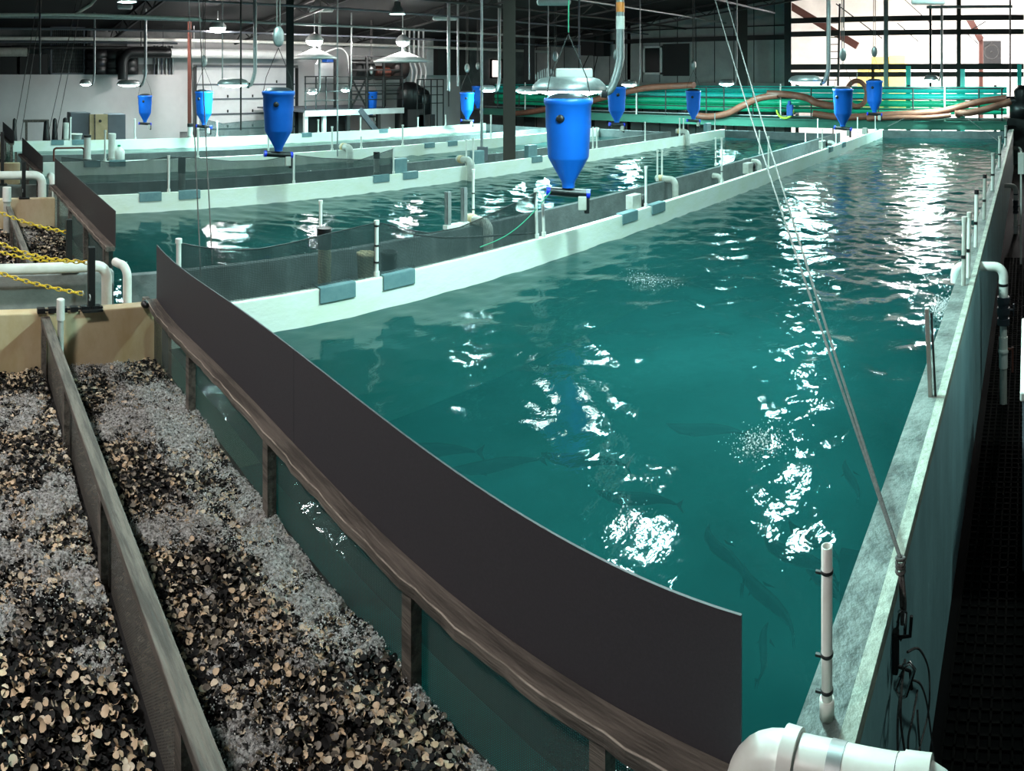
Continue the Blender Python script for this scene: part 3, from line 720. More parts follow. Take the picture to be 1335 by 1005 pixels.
for i, (x, y, r, lb) in enumerate(HP):
    p = ray(x, r, y)
    rz = -az(x) + (0.12 if i % 3 == 0 else -0.1)
    rz = -az(x) * 1.0
    if h0 is None: h0 = hopper(p, lb, -az(x) + 0.0)
    else: dup(h0, p, -az(x) + [0.5, 0.2, -0.3, 0.1][i % 4], lb)
    # block and line carrying it
    q = p + Vector((0, 0, 1.62))
    top = roof_z(p.x) - 0.03
    wh = lb.split('hopper', 1)[1].strip(' ,')
    t = thing('hoist_block', 'hoist block for the hopper ' + ' '.join(wh.split()[:11]), 'pulley', q + Vector((0, 0, 0.02)), -az(x) + 0.6)
    if i == 0:
        MB().ball((0, 0, 0.92), (0.10, 0.05, 0.20), 16, 10).build('block', 'steel', t)
        MB().torus((0, 0, 0.58), 0.035, 0.008, 14, 6, Matrix.Rotation(pi / 2, 3, 'X'), sy=2.6).build('hook', 'chrome', t)
        MB().tube([(0, 0, 0), (0.005, 0, 0.48)], 0.008, 6).build('sling', 'green', t)
        MB().tube([(0.03, 0, 1.1), (0.04, 0, top - q.z)], 0.008, 6).tube([(-0.03, 0, 1.1), (-0.03, 0, top - q.z)], 0.008, 6).build('line', 'rope', t)
    else:
        MB().ball((0, 0, 0.16), (0.11, 0.05, 0.17), 14, 8).build('block', 'steel', t)
        MB().tube([(0, 0, 0.0), (0, 0, 0.05)], 0.02, 6).build('hook', 'steel', t)
        MB().tube([(0.03, 0, 0.3), (0.04, 0, max(0.5, top - q.z))], 0.012, 6).tube([(-0.03, 0, 0.3), (-0.03, 0, max(0.5, top - q.z))], 0.012, 6).build('line', 'rope', t)

# ------------------------------------------------------------------ posts on the tank walls
def post(x, ytop, X, lb, r=0.016, m='pvc', capm=None, base=WT, cat='post', cap=True, ties=0, tilt=0.0):
    p = Vector((X, X / tan(az(x)), base))
    rr = sqrt(p.x ** 2 + p.y ** 2); zt = CZ - rr * (ytop - YH) / FP
    t = thing('pipe_post', lb, cat, p)
    MB().tube([(0, 0, 0), (tilt, 0, zt - base)], r, 12).build('pipe', m, t)
    MB().tube([(0, 0, -0.001), (0, 0, 0.05)], r * 1.5, 12).build('socket', m, t)
    if cap: MB().tube([(tilt, 0, zt - base - 0.03), (tilt, 0, zt - base + 0.006)], r * 1.35, 12).build('cap', capm or m, t)
    for k in range(ties):
        f = (0.25, 0.55, 0.9)[k]
        MB().tube([(tilt * f, 0, (zt - base) * f), (tilt * f, 0, (zt - base) * f + 0.014)], r * 1.35, 10).build('cable_tie', 'black', t)
    return t
w1 = WX[0] - 0.04
for i, (x, yt) in enumerate(((491, 288), (700, 247), (709, 251), (842, 217), (941, 180), (1002, 178), (1072, 168), (1090, 166), (1118, 153), (1141, 150))):
    d = 'white pipe post on the left wall of the big tank, %s from the near end' % ORD[i]
    post(x, yt, w1, d, r=0.017 if i else 0.018, m='pvc', ties=3 if i == 0 else 1 if i in (4, 8) else 0, tilt=-0.02 if i in (1, 2) else 0)
post(233, 312, w1, 'stubby netting post showing above the charcoal sheet at its left end', r=0.02)
post(1142, 0 + 168, w1, 'tiny white pipe at the far end of the big tank left wall', r=0.014)
w2 = WX[1] - 0.04
for i, (x, yt) in enumerate(((617, 221), (857, 196), (863, 196), (933, 180), (990, 170), (1050, 171), (1066, 155))):
    post(x, yt, w2, 'slim white pipe on the far side of the first trench, %s from the near end' % ORD[i], r=0.016, ties=2 if i in (0, 3) else 0)
post(418, 262, w2, 'slim white pipe rising behind the black capped standpipe', r=0.017, ties=0)
w3 = WX[2] - 0.04
for i, (x, yt) in enumerate(((220, 203), (383, 200), (513, 192), (608, 182), (617, 180), (773, 166), (778, 166), (841, 159), (886, 154), (891, 154), (932, 148))):
    post(x, yt, w3, 'slim pale pipe on the left wall of the second tank, %s from the near end' % ORD[i], r=0.018, m='pvc')
w5 = WX[4] - 0.04
for i, (x, yt) in enumerate(((137, 170), (258, 168), (350, 170), (433, 165), (471, 178), (525, 163), (640, 150), (664, 165))):
    post(x, yt, w5, 'thin pale pipe on the left wall of the third tank, %s from the left edge' % ORD[i], r=0.022, m='pvc')
w7 = WX[6] - 0.04
for i, (x, yt) in enumerate(((92, 153), (176, 155), (283, 158), (415, 156), (470, 153), (508, 166), (545, 153), (581, 150), (627, 146))):
    post(x, yt, w7, 'thin pale pipe on the farthest tank wall, %s from the left edge' % ORD[i], r=0.024, m='pvc')
# fat standpipes
def standpipe(x, ytop, X, lb, r, m='pvc_old', capm='black', capl=0.25, base=WT):
    p = Vector((X, X / tan(az(x)), base)); rr = sqrt(p.x ** 2 + p.y ** 2)
    h = CZ - rr * (ytop - YH) / FP - base
    t = thing('standpipe', lb, 'standpipe', p)
    MB().tube([(0, 0, 0), (0, 0, h - capl * 0.5)], r, 18).build('pipe', m, t)
    MB().tube([(0, 0, h - capl), (0, 0, h)], r * 1.1, 18).build('cap', capm, t)
    MB().tube([(0, 0, 0), (0, 0, 0.05)], r * 1.2, 18).build('flange', 'pvc_old', t)
    return t
standpipe(423, 297, -5.12, 'fat grey standpipe with black top in the first netted trench', 0.058, 'stained', capl=0.18, base=0.5)
standpipe(237, 205, w3 - 0.1, 'pale standpipe with black top beyond the smoked screen', 0.055, base=0.9)
standpipe(491, 198, w3 - 0.1, 'white standpipe with black top on the second tank wall', 0.055, 'pvc', capl=0.12)
standpipe(114, 176, w5 - 0.12, 'pale blue standpipe left of the green jug', 0.075, 'pvc', 'steel_dark', 0.05)
standpipe(146, 174, w5 - 0.12, 'pale standpipe with a green strap on the third tank wall', 0.08, 'pvc', 'pvc', 0.1)
standpipe(86, 160, w7 - 0.12, 'stubby pale standpipe on the farthest tank wall', 0.08, 'pvc', 'pvc', 0.1)
standpipe(248, 161, w7 - 0.12, 'pale standpipe below the hopper by the red column', 0.08, 'pvc', 'steel_dark', 0.1)

# ------------------------------------------------------------------ nets
def net(pts, X, label, zlo=WT - 0.02, n=44):
    """netting hung from posts in the plane of a tank wall: top edge through the measured points"""
    t = thing('bird_net', label, 'net', (X, X / tan(az(pts[0][0])), zlo)); L = Vector(t.location)
    P = [onX(x, y, X) for x, y in pts]
    ys = np.linspace(P[0].y, P[-1].y, n); zs = np.interp(ys, [p.y for p in P], [p.z for p in P])
    v = []
    for i in range(n):
        b = 0.03 * sin(i * 0.7) + 0.015 * sin(i * 2.1)
        v += [Vector((X, ys[i], zlo)) - L, Vector((X + b, ys[i], zlo + 0.5 * (zs[i] - zlo))) - L, Vector((X, ys[i], max(zs[i], zlo + 0.02))) - L]
    f = []
    for i in range(n - 1):
        a, b = i * 3, i * 3 + 3
        f += [(a, b, b + 1, a + 1), (a + 1, b + 1, b + 2, a + 2)]
    mb = MB(); mb.add(v, f, smooth=True); mb.build('netting', 'net', t)
    MB().tube([Vector(v[i * 3 + 2]) for i in range(n)], 0.005, 5).build('edge_cord', 'black', t)
    return t
net([(232, 316), (262, 322), (300, 326), (340, 324), (381, 316), (430, 304), (491, 290)], w1, 'dark sagging bird net between charcoal screen and first trench post')
net([(491, 290), (508, 293), (534, 300), (560, 304), (600, 296), (640, 279), (670, 265), (700, 250)], w1, 'dark sagging bird net between the first two trench posts')
net([(80, 205), (110, 208), (150, 212), (190, 209), (220, 204)], w3, 'dark bird net behind the smoked screen at the left')
net([(220, 204), (260, 206), (300, 210), (345, 209), (383, 202)], w3, 'dark bird net between the first two pipes of the second tank')
net([(383, 202), (420, 206), (470, 208), (513, 194)], w3, 'dark bird net left of the black capped white standpipe')
net([(260, 154), (290, 161), (320, 158), (350, 156)], w7, 'sagging dark net in front of the roll-up door')

# ------------------------------------------------------------------ trench clutter
def bucket(p, r, h, lb, m, name='bucket'):
    t = thing(name, lb, 'bucket', p)
    MB().lathe([(0, 0), (r * 0.82, 0), (r, h), (r * 1.05, h), (r * 1.05, h - 0.03), (r * 0.96, h - 0.03)], n=20).build('tub', m, t)
    MB().tube([(r * cos(a), 0.02, h - 0.02 - 0.12 * sin(a)) for a in [pi * i / 10 for i in range(11)]], 0.004, 5).build('handle', 'steel', t)
    return t
p = onX(477, 366, -5.35); bucket(Vector((p.x, p.y, 0.93)), 0.085, 0.40, 'tan bucket standing in the first netted trench', 'tan_wall')
p = onX(507, 362, -5.35); bucket(Vector((p.x, p.y, 0.93)), 0.08, 0.37, 'black bucket standing beside the tan one in the trench', 'black')
tg = MB().box((-5.5, 3.95, 0.90), (0.84, 1.4, 0.06))
for dy in (-0.6, 0.6): tg.box((-5.5, 3.95 + dy, 0.29), (0.7, 0.06, 1.0))
tag(tg.build('trench_shelf', 'trench'), 'dark shelf in the first trench under the two buckets', 'shelf')
# pipe elbows spilling from the second tank into the trench
def elbow(x, y, lb, X=WX[1] + 0.04, r=0.055, out=0.22, drop=0.45, m='pvc_old', ring=True):
    p = onX(x, y, X)
    t = thing('pipe_elbow', lb, 'pipe', p)
    MB().tube([(-0.16, 0, 0), (out - 0.1, 0, 0)] + arc((out, 0, 0), (-0.1, 0, 0), (0, 0, -0.1)) + [(out, 0, -drop)], r, 16).build('bend', m, t)
    MB().tube([(-0.10, 0, 0), (-0.02, 0, 0)], r * 1.18, 16).build('collar', 'tan_wall' if ring else m, t)
    return t
elbow(620, 287, 'white pipe elbow beside the grey slotted frame in the first trench', r=0.06)
elbow(866, 233, 'pale pipe elbow in the first trench, second from the near end')
elbow(927, 229, 'pale pipe elbow with thick socket in the first trench, third from the near end')
elbow(978, 210, 'pale pipe elbow in the first trench behind the crossing ropes')
elbow(1078, 185, 'small pale pipe elbow below the hopper left of the life ring')
elbow(450, 192, 'pale pipe elbow on the third tank wall under the left platform corner', X=WX[4], r=0.09)
elbow(604, 208, 'pale pipe elbow on the second tank wall near the two slim pipes', X=WX[2] - 0.1, r=0.07)
elbow(888, 171, 'pale pipe elbow on the second tank wall below the hopper', X=WX[2] - 0.1, r=0.07)
# slotted frame
pa, pb = onX(586, 300, WX[1]), onX(607, 295, WX[1])
t = thing('slotted_frame', 'grey slotted frame of two channels standing at the trench far wall', 'frame', Vector((WX[1] - 0.02, (pa.y + pb.y) / 2, WT + 0.0)))
dy = (pb.y - pa.y) / 2
for s, h in ((-1, 0.44), (1, 0.46)):
    MB().box((0, s * dy, h / 2), (0.05, 0.05, h)).box((-0.02, s * dy, h / 2), (0.02, 0.07, h)).build('channel', 'steel', t)
MB().box((0, 0, 0.02), (0.08, 2 * dy + 0.1, 0.05)).build('sill', 'pvc', t)
# cup and float feeder by the wall
for (x, y, lb) in ((826, 262, 'small white sensor box with black cap on the big tank left wall'), (905 + 70, 208, 'small grey box clipped to the trench wall behind the ropes'),
                   (1072, 187, 'small grey box on the trench wall below the far hopper'), (1127, 168, 'tiny pale box near the far end of the trench')):
    p = onX(x, y, w1 - 0.1)
    t = thing('sensor_box', lb, 'box', Vector((p.x, p.y, WT - 0.01)))
    MB().box((0, 0, 0.1), (0.12, 0.22, 0.2)).build('case', 'pvc_old', t, bevel=0.01)
    MB().lathe([(0.0, 0.17), (0.05, 0.17), (0.06, 0.02), (0.0, 0.0)], c=(0.02, 0.20, 0.0), n=16).build('cap', 'black', t)
for (x, y, lb) in ((520, 224, 'pale box beside the white standpipe on the second tank wall'), (622, 204, 'flat grey paddle box below the hanging rod left of the column'),
                   (922, 166, 'grey box at the far end of the second tank wall'), (692, 199, 'pale box at the foot of the big dark column')):
    p = onX(x, y, w3 - 0.1)
    MBt = MB().box((0, 0, 0.14), (0.14, 0.3, 0.28))
    o = MBt.build('junction_box', 'plate', bevel=0.015); o.location = (p.x, p.y, WT - 0.01); tag(o, lb, 'box')
# cyan line from the net up to the nearest hopper
a = onX(626, 322, w1 + 0.02); b = HP[0]; b = ray(718, 7.30, 250)
ln = [a.lerp(b, i / 12) - Vector((0, 0, 0.10 * sin(pi * i / 12))) for i in range(13)]
tag(MB().tube(ln, 0.005, 6).build('cord', M['green']), 'thin green cord running from the trench wall up to the nearest hopper', 'cord')
cb = [onX(x, y, -5.4) for x, y in ((508, 296), (540, 306), (580, 310), (620, 309), (660, 306), (700, 304))]
tag(MB().tube(cb, 0.012, 6).build('cable', 'black'), 'black cable sagging across the first netted trench', 'cable')

# ------------------------------------------------------------------ right wall hardware
def gp(x, y, z=WT + 0.026): return onz(x, y, z)
p = gp(1078, 934)
t = thing('pipe_post', 'short thick white pipe post with black cable ties on the near right wall', 'post', p)
h = CZ - sqrt(p.x ** 2 + p.y ** 2) * (712 - YH) / FP - p.z
MB().lathe([(0.0155, 0), (0.0155, h), (0.0125, h), (0.0125, h - 0.05), (0, h - 0.05)], n=18).build('pipe', 'pvc', t)
MB().lathe([(0.0155, 0.05), (0.021, 0.05), (0.021, 0.0), (0.0155, 0.0)], n=18).build('socket', 'pvc', t)
for z in (0.07, 0.17, 0.40):
    c = MB().lathe([(0.0158, z), (0.0185, z + 0.001), (0.0185, z + 0.008), (0.0158, z + 0.009)], n=18)
    c.box((-0.022, -0.008, z + 0.002), (0.016, 0.008, 0.007)).build('cable_tie', 'black', t)
p = gp(1213, 516)
t = thing('slat_post', 'flat weathered slat standing on the right tank wall', 'post', p)
h = CZ - sqrt(p.x ** 2 + p.y ** 2) * (402 - YH) / FP - p.z
MB().bar((0, 0, 0), (-0.02, 0, h), 0.034, 0.02).build('slat', 'pvc_old', t)
MB().bar((0.03, 0, -0.02), (0.005, 0, h * 0.95), 0.008, 0.012).build('back_strip', 'black', t)
for i, (x, y0, y1, r, lb) in enumerate(((1256, 372, 284, 0.020, 'grey slat post just beyond the spouting pipe'), (1263, 362, 278, 0.018, 'white pipe post just beyond the spouting pipe'),
                           (1272, 322, 248, 0.020, 'white bent topped post on the right wall, second beyond the spout'),
                           (1283, 286, 228, 0.022, 'dull white post with black ties on the right wall, third beyond the spout'),
                           (1294, 248, 200, 0.028, 'white post where the second drop pipe crosses the right wall'),
                           (1303, 218, 178, 0.030, 'white post on the right wall below the far pipe fittings'),
                           (1311, 190, 164, 0.035, 'farthest white post on the right wall by the green-lit beam'))):
    p = gp(x, y0); rr = sqrt(p.x ** 2 + p.y ** 2); h = max(0.2, CZ - rr * (y1 - YH) / FP - p.z)
    p.x = min(p.x, -0.52)
    t = thing('pipe_post', lb, 'post', p)
    MB().tube([(0, 0, 0), (0.01, 0, h)], r, 12).build('pipe', 'pvc_old' if i in (0, 3) else 'pvc', t)
    MB().tube([(0.01, 0, h - 0.04), (0.01, 0, h + 0.01)], r * 1.25, 12).build('cap', 'black' if i in (2, 3) else 'pvc_old', t)
    MB().tube([(0, 0, h * 0.4), (0, 0, h * 0.4 + 0.03)], r * 1.2, 10).build('cable_tie', 'black', t)
# water supply drop pipes over the right wall
def drop_pipe(x, y, lb, r=0.045, valve=True, zlen=1.25, label_valve=True):
    p = onX(x, y, -0.53); Y = p.y; z = p.z
    t = thing('drop_pipe', lb, 'pipe', (-0.53, Y, z)); 
    MB().tube([(-0.17, 0, -0.16)] + [(-0.17, 0, -0.12)] + arc((-0.17, 0, 0), (0, 0, -0.09), (0.09, 0, 0)) + [(0.12, 0, 0)] + arc((0.30, 0, 0), (-0.09, 0, 0), (0, 0, -0.09)) + [(0.30, 0, -0.30)], r, 16).build('bend', 'pvc', t)
    MB().tube([(0.30, 0, -0.16), (0.30, 0, -0.185)], r * 1.05, 16).build('joint_ring', 'black', t)
    if valve:
        v = MB().tube([(0.30, 0, -0.29), (0.30, 0, -0.35)], r * 1.35, 16).tube([(0.30, 0, -0.35), (0.30, 0, -0.50)], r * 1.12, 16).tube([(0.30, 0, -0.50), (0.30, 0, -0.56)], r * 1.35, 16).tube([(0.30, 0, -0.395), (0.30, 0, -0.455)], r * 1.4, 16).build('union_valve', 'pvc_dark', t)
        MB().tube([(0.30, 0, -0.42), (0.40, 0, -0.42)], 0.012, 8).box((0.40, 0, -0.42), (0.012, 0.02, 0.12)).build('valve_handle', 'pvc_dark', v)
        MB().tube([(0.30, 0, -0.55), (0.30, 0, -0.74)], r * 0.78, 14).build('lower_pipe', 'pvc', t)
        MB().tube([(0.30, 0, -0.68), (0.30, 0, -0.98)], r * 0.95, 14).ball((0.30, 0, -0.82), r * 1.12).build('ball_valve', 'pvc', t)
        MB().tube([(0.33, 0, -0.80), (0.385, 0, -0.80)], 0.014, 8).box((0.39, 0, -0.90), (0.018, 0.03, 0.24)).build('red_handle', 'red_steel', t)['label'] = 'red handle'
        MB().tube([(0.30, 0, -0.97), (0.30, 0, -zlen)], r * 0.8, 14).build('lower_pipe', 'pvc_old', t)
    else:
        MB().tube([(0.30, 0, -0.29), (0.30, 0, -0.9)], r * 0.85, 14).build('lower_pipe', 'pvc', t)
    return t
drop_pipe(1268, 347, 'white supply pipe with black union and red valve arching over the right wall', zlen=1.42)
drop_pipe(1305, 242, 'second supply pipe arching over the right wall farther off', 0.045)
drop_pipe(1318, 193, 'third supply pipe over the right wall, near the blue white sheet', 0.06, valve=False)
drop_pipe(1322, 172, 'farthest supply pipe over the right wall beside the green-lit beam', 0.06, valve=False)
# spout splash
rg = np.random.RandomState(77)
sp = onz(1236, 372, WZ)
n = 900; X = rg.normal(-0.74, 0.06, n); Y = rg.normal(6.0, 0.10, n)
bubbles(X, Y, WZ + np.abs(rg.normal(0.01, 0.05, n)), 0.002 + 0.006 * rg.rand(n) ** 2, 'white splash where the arched pipe spouts into the big tank')
for (x, y, sx, sy, n, lb) in ((990, 578, 0.07, 0.09, 500, 'small white splash on the water left of the ropes'), (850, 367, 0.18, 0.10, 500, 'white splash line on the water right of the nearest hopper'),
                          (822, 680, 0.04, 0.05, 120, 'tiny white glint made of bubbles near the pale fish'), (940, 262, 0.10, 0.25, 500, 'white splash below the thick trench socket')):  # first entry here: white bubbles stand in for a glint on the water
    p = onz(x, y, WZ)
    bubbles(rg.normal(p.x, sx, n), rg.normal(p.y, sy, n), WZ + np.abs(rg.normal(0.01, 0.012, n)), 0.0012 + 0.0045 * rg.rand(n) ** 3, lb)

# big white pipe crossing the near corner of the wall
t = thing('overflow_pipe', 'big white overflow pipe with steel strap crossing the right wall at the bottom', 'pipe', (-0.46, 1.47, 1.43))
r = 0.056
MB().tube([(-0.178, 0.0, -0.32), (-0.178, 0, -0.13)] + arc((-0.178, 0, -0.012), (0, 0, -0.1), (0.1, 0, 0.002), 8) + [(0.02, 0, 0.0), (0.17, 0, 0.006)] + arc((0.31, 0, 0.01), (-0.12, 0, 0), (0, 0, -0.12), 8) + [(0.31, 0, -0.7)], r, 22).build('bend', 'pvc', t)
MB().tube([(-0.09, 0, -0.003), (-0.055, 0, -0.002)], r * 1.09, 22).build('socket', 'pvc', t)
MB().tube([(-0.178, 0, -0.17), (-0.178, 0, -0.13)], r * 1.08, 22).build('socket', 'pvc', t)
MB().tube([(0.02, 0, 0.0), (0.055, 0, 0.001)], r * 1.03, 22).box((0.037, -0.01, -0.12), (0.035, 0.02, 0.16)).build('strap', 'steel', t)
MB().tube([(0.175, 0, 0.006), (0.19, 0, 0.007)], r * 1.02, 22).build('joint_ring', 'black', t)
MB().tube([(0.19, 0, 0.007), (0.25, 0, 0.009)], r * 1.09, 22).build('socket', 'pvc', t)
# pipe support block on the wall
o = MB().box((-0.535, 1.47, WT + 0.10), (0.10, 0.12, 0.15)).build('support_block', 'conc_wet', bevel=0.01); tag(o, 'stained concrete block under the big white overflow pipe', 'block')

# cabinet and sheet at the right edge
t = thing('cabinet', 'grey cabinet with pale edge cut off by the right side of the photo', 'cabinet', (0.33, 5.0, FZ + 0.03))
MB().box((0, 0, 0.55), (0.72, 1.3, 1.1)).build('body', 'cabinet_grey', t, bevel=0.01)
MB().box((0, 0, 1.13), (0.75, 1.34, 0.06)).build('top', 'pvc', t, bevel=0.01)
MB().box((-0.1, -0.665, 0.6), (0.4, 0.02, 0.9)).build('door', 'steel', t)
p = ray(1331, 11.5, 213)
o = MB().box(p, (0.10, 0.02, 0.36)).bar(p + Vector((0, 0.03, 0.2)), (p.x, p.y + 0.03, FZ + 0.03), 0.03, 0.03).build('notice_sheet', 'pvc'); tag(o, 'pale blue white sheet on a stand at the right edge of the photo', 'sheet')

# ------------------------------------------------------------------ mooring ropes
A = Vector((-0.445, 2.36, 1.30))
def rope_path(e, k, off, sag):
    P = []
    for i in range(25):
        f = i / 24
        q = A.lerp(e, f) + Vector(off) * sin(min(1, f * 3) * pi / 2) - Vector((0, 0, sag * sin(pi * f)))
        P.append(q)
    return P
e1, e2 = ray(921, 9.5, -40), ray(936, 9.5, -40)
def up(e): d = e - A; return e + d * ((roof_z(-4) - 0.05 - e.z) / d.z) * 1.0
t = thing('mooring_rope', 'pair of long grey ropes crossing the big tank, knotted at the right wall', 'rope', A)
for e, sg in ((e1, 0.10), (e2, 0.07)):
    P = rope_path(e, 0, (0, 0, 0), sg)
    MB().tube([p - A for p in P] + [up(e) - A], 0.0065, 7).build('strand', 'rope', t)
kn = MB()
for i in range(4): kn.torus((0.0, 0.0, -0.015 * i), 0.014, 0.006, 14, 6, Matrix.Rotation(0.4 * (i % 2) - 0.2, 3, 'X'))
kn.build('knot', 'rope', t)
MB().tube([(0, 0, -0.05), (0.01, -0.03, -0.13), (0.015, -0.04, -0.2)], 0.008, 7).tube([(0.008, 0, -0.05), (0.022, -0.03, -0.13), (0.022, -0.04, -0.2)], 0.006, 7).build('tail', 'rope', t)
def carabiner(p, L, w, tilt, lb):
    t = thing('carabiner', lb, 'carabiner', p)
    T = Matrix.Rotation(tilt, 3, 'Y')
    pts = [T @ Vector(q) for q in ((-w, 0, L * .7), (-w * .3, 0, L), (w * .8, 0, L * .8), (w, 0, -L * .7), (w * .3, 0, -L), (-w, 0, -L * .65), (-w, 0, L * .1))]
    MB().tube(pts, 0.006, 8).build('hook', 'chrome', t)
    MB().tube([pts[-1], T @ Vector((-w * 0.85, 0, L * .7))], 0.004, 8).build('gate', 'steel_dark', t)
carabiner(A + Vector((0.012, -0.04, -0.20)), 0.055, 0.014, 0.1, 'upper steel carabiner on the knotted rope at the right wall')
carabiner(A + Vector((0.035, -0.10, -0.34)), 0.065, 0.020, 0.35, 'lower steel carabiner with rope tails at the right wall')
t = thing('cleat', 'black cleat bracket fixed to the outside of the right wall', 'cleat', (R_OUT + 0.01, 2.30, 1.02))
MB().box((0, 0, 0), (0.02, 0.035, 0.14)).build('plate', 'black_iron', t, bevel=0.005)
MB().tube([(0.01, 0, 0.05), (0.05, 0, 0.06), (0.055, 0, 0.13)], 0.006, 8).build('horn', 'black_iron', t)
MB().tube([(0.01, 0, -0.05), (0.05, 0, -0.06), (0.055, 0, -0.12)], 0.006, 8).build('horn', 'black_iron', t)
t = thing('rope_tail', 'loose grey rope ends looping down outside the right wall', 'rope', A + Vector((0.04, -0.1, -0.4)))
def curve_pts(P, n=6):
    P = [Vector(p) for p in P]; out = []
    for i in range(len(P) - 1):
        p0, p1, p2, p3 = P[max(i - 1, 0)], P[i], P[i + 1], P[min(i + 2, len(P) - 1)]
        for k in range(n):
            u = k / n
            out.append(0.5 * ((2 * p1) + (p2 - p0) * u + (2 * p0 - 5 * p1 + 4 * p2 - p3) * u * u + (3 * p1 - p0 - 3 * p2 + p3) * u ** 3))
    return out + [P[-1]]
for path in (((1183, 850), (1198, 846), (1210, 870), (1212, 905), (1209, 935), (1200, 970), (1190, 1003)),
             ((1188, 886), (1200, 892), (1208, 915), (1213, 950), (1220, 1003)),
             ((1180, 860), (1172, 920), (1170, 960), (1172, 1010)), ((1178, 865), (1174, 930), (1178, 970), (1184, 1010)), ((1196, 900), (1190, 935), (1184, 965), (1185, 1010)), ((1196, 925), (1198, 960), (1202, 1008))):
    P = [onX(x, y, -0.42 + 0.01 * (i % 2)) for i, (x, y) in enumerate(path)]
    MB().tube([p - Vector(t.location) for p in curve_pts(P)], 0.0042, 6).build('strand', 'rope', t)

# ------------------------------------------------------------------ under the water
def fish(x, y, depth, L, rz, bend, lb):
    depth += 0.05; L *= 0.8
    p = onz(x, y, WZ - depth)
    t = thing('fish', lb, 'fish', p, rz, 'dark fish under the water of the big tank')
    prof = [(-0.5, 0.012), (-0.42, 0.035), (-0.30, 0.062), (-0.12, 0.078), (0.08, 0.070), (0.25, 0.046), (0.38, 0.024), (0.46, 0.014)]
    mb = MB(); n = 12; rings = []
    for u, r in prof:
        c = Vector((u * L, bend * L * sin(u * 5.0), 0))
        rings.append([c + Vector((0, r * L * cos(2 * pi * j / n) * 0.8, r * L * sin(2 * pi * j / n))) for j in range(n)])
    v = [q for R in rings for q in R]; k = len(rings)
    mb.add(v, [(i * n + j, i * n + (j + 1) % n, (i + 1) * n + (j + 1) % n, (i + 1) * n + j) for i in range(k - 1) for j in range(n)] + [tuple(range(n))[::-1], tuple((k - 1) * n + j for j in range(n))], smooth=True)
    mb.build('body', 'fish', t)
    c = Vector((0.46 * L, bend * L * sin(2.3), 0)); b2 = bend * L * sin(2.8)
    f = MB()
    for d in (-0.004, 0.004): f.add([c + Vector((0, d, 0)), Vector((0.56 * L, b2 + d, 0.09 * L)), Vector((0.53 * L, b2 + d, 0)), Vector((0.56 * L, b2 + d, -0.07 * L))], [(0, 1, 2, 3)])
    f.build('tail_fin', 'fish', t)
    for s in (-1, 1): MB().add([(-0.25 * L, s * 0.05 * L, -0.02 * L), (-0.18 * L, s * 0.05 * L, -0.02 * L), (-0.12 * L, s * 0.15 * L, -0.03 * L)], [(0, 1, 2)]).build('side_fin', 'fish', t)
FS = [(560, 587, .13, .75, 0.7, .06, 'dark fish near the charcoal sheet at the middle of its top edge'), (648, 606, .22, .7, 0.9, .05, 'faint fish just right of the dark fish by the charcoal sheet'),
      (945, 722, .10, .55, -0.9, .12, 'curved dark fish left of the white ribbed post'), (1042, 728, .09, .6, -0.6, .12, 'dark fish in the water just left of the short white post'),
      (1060, 705, .16, .5, -0.7, .1, 'fish behind the dark one beside the short white post'), (1000, 780, .22, .6, -0.8, .08, 'deep fish between the sheet corner and the short white post'),
      (1075, 760, .24, .5, -0.9, .08, 'deep fish hugging the right wall near the short white post'), (830, 650, .20, .6, 0.2, .08, 'fish beneath the tiny bubble glint in the big tank'),
      (1110, 625, .15, .5, -1.2, .06, 'fish close to the right wall beside the sunken screen'), (920, 560, .28, .7, 0.1, .1, 'faint long fish across the bright middle of the tank'),
      (995, 848, .15, .35, -1.4, .06, 'small fish near the corner of the charcoal sheet'), (760, 600, .28, .7, 0.3, .08, 'faint fish at the edge of the bright middle of the tank')]
for f in FS: fish(*f)
p = onz(1090, 640, WZ - 0.35)
o = MB().box((-0.75, 2.95, 0.42), (0.16, 0.03, 0.9)).build('sunken_screen', 'black'); tag(o, 'dark upright screen sunk in the water beside the right wall', 'screen')

# ------------------------------------------------------------------ near left: pipes, black posts, yellow chains
p = onX(79, 453, -5.02)
t = thing('capped_pipe', 'white capped pipe standing at the tan end wall of the near filter tank', 'pipe', (-5.04, -5.04 / tan(az(79)), MZ - 0.02))
rr = 5.04 / abs(sin(az(79))); h = CZ - rr * (389 - YH) / FP - MZ + 0.02
MB().tube([(0, 0, 0), (0, 0, h - 0.02)], 0.024, 14).build('pipe', 'pvc_old', t)
MB().tube([(0, 0, h - 0.16), (0, 0, h - 0.01)], 0.031, 16).ball((0, 0, h - 0.01), (0.031, 0.031, 0.012)).build('cap', 'pvc', t)
def bent_pipe(pts, r, lb, m='pvc', foot=True):
    t = thing('bent_pipe', lb, 'pipe', pts[-1]); L = Vector(t.location)
    MB().tube([Vector(q) - L for q in pts], r, 16).build('pipe', m, t)
    if foot: MB().tube([(0, 0, 0), (0, 0, 0.08)], r * 1.4, 16).build('foot', 'black', t)
    return t
z0 = 1.26
q = onX(139, 346, -5.9); b0 = onX(0, 339, -5.9)
bent_pipe([(-5.9, b0.y - 0.4, q.z), (-5.9, q.y - 0.14, q.z)] + arc((-5.9, q.y, q.z), (0, -0.10, 0), (0, 0, -0.10)) + [(-5.9, q.y, FZ)], 0.048, 'long white pipe from the left edge bending down into the trench')
q = onX(166, 347, -5.7)
bent_pipe([(-5.86, q.y - 0.07, q.z), (-5.78, q.y - 0.05, q.z)] + arc((-5.7, q.y, q.z), (-0.07, -0.04, 0), (0, 0, -0.10)) + [(-5.7, q.y, FZ)], 0.038, 'short white elbow pipe spilling into the trench left of the sheet')
q = onX(55, 228, -11.0)
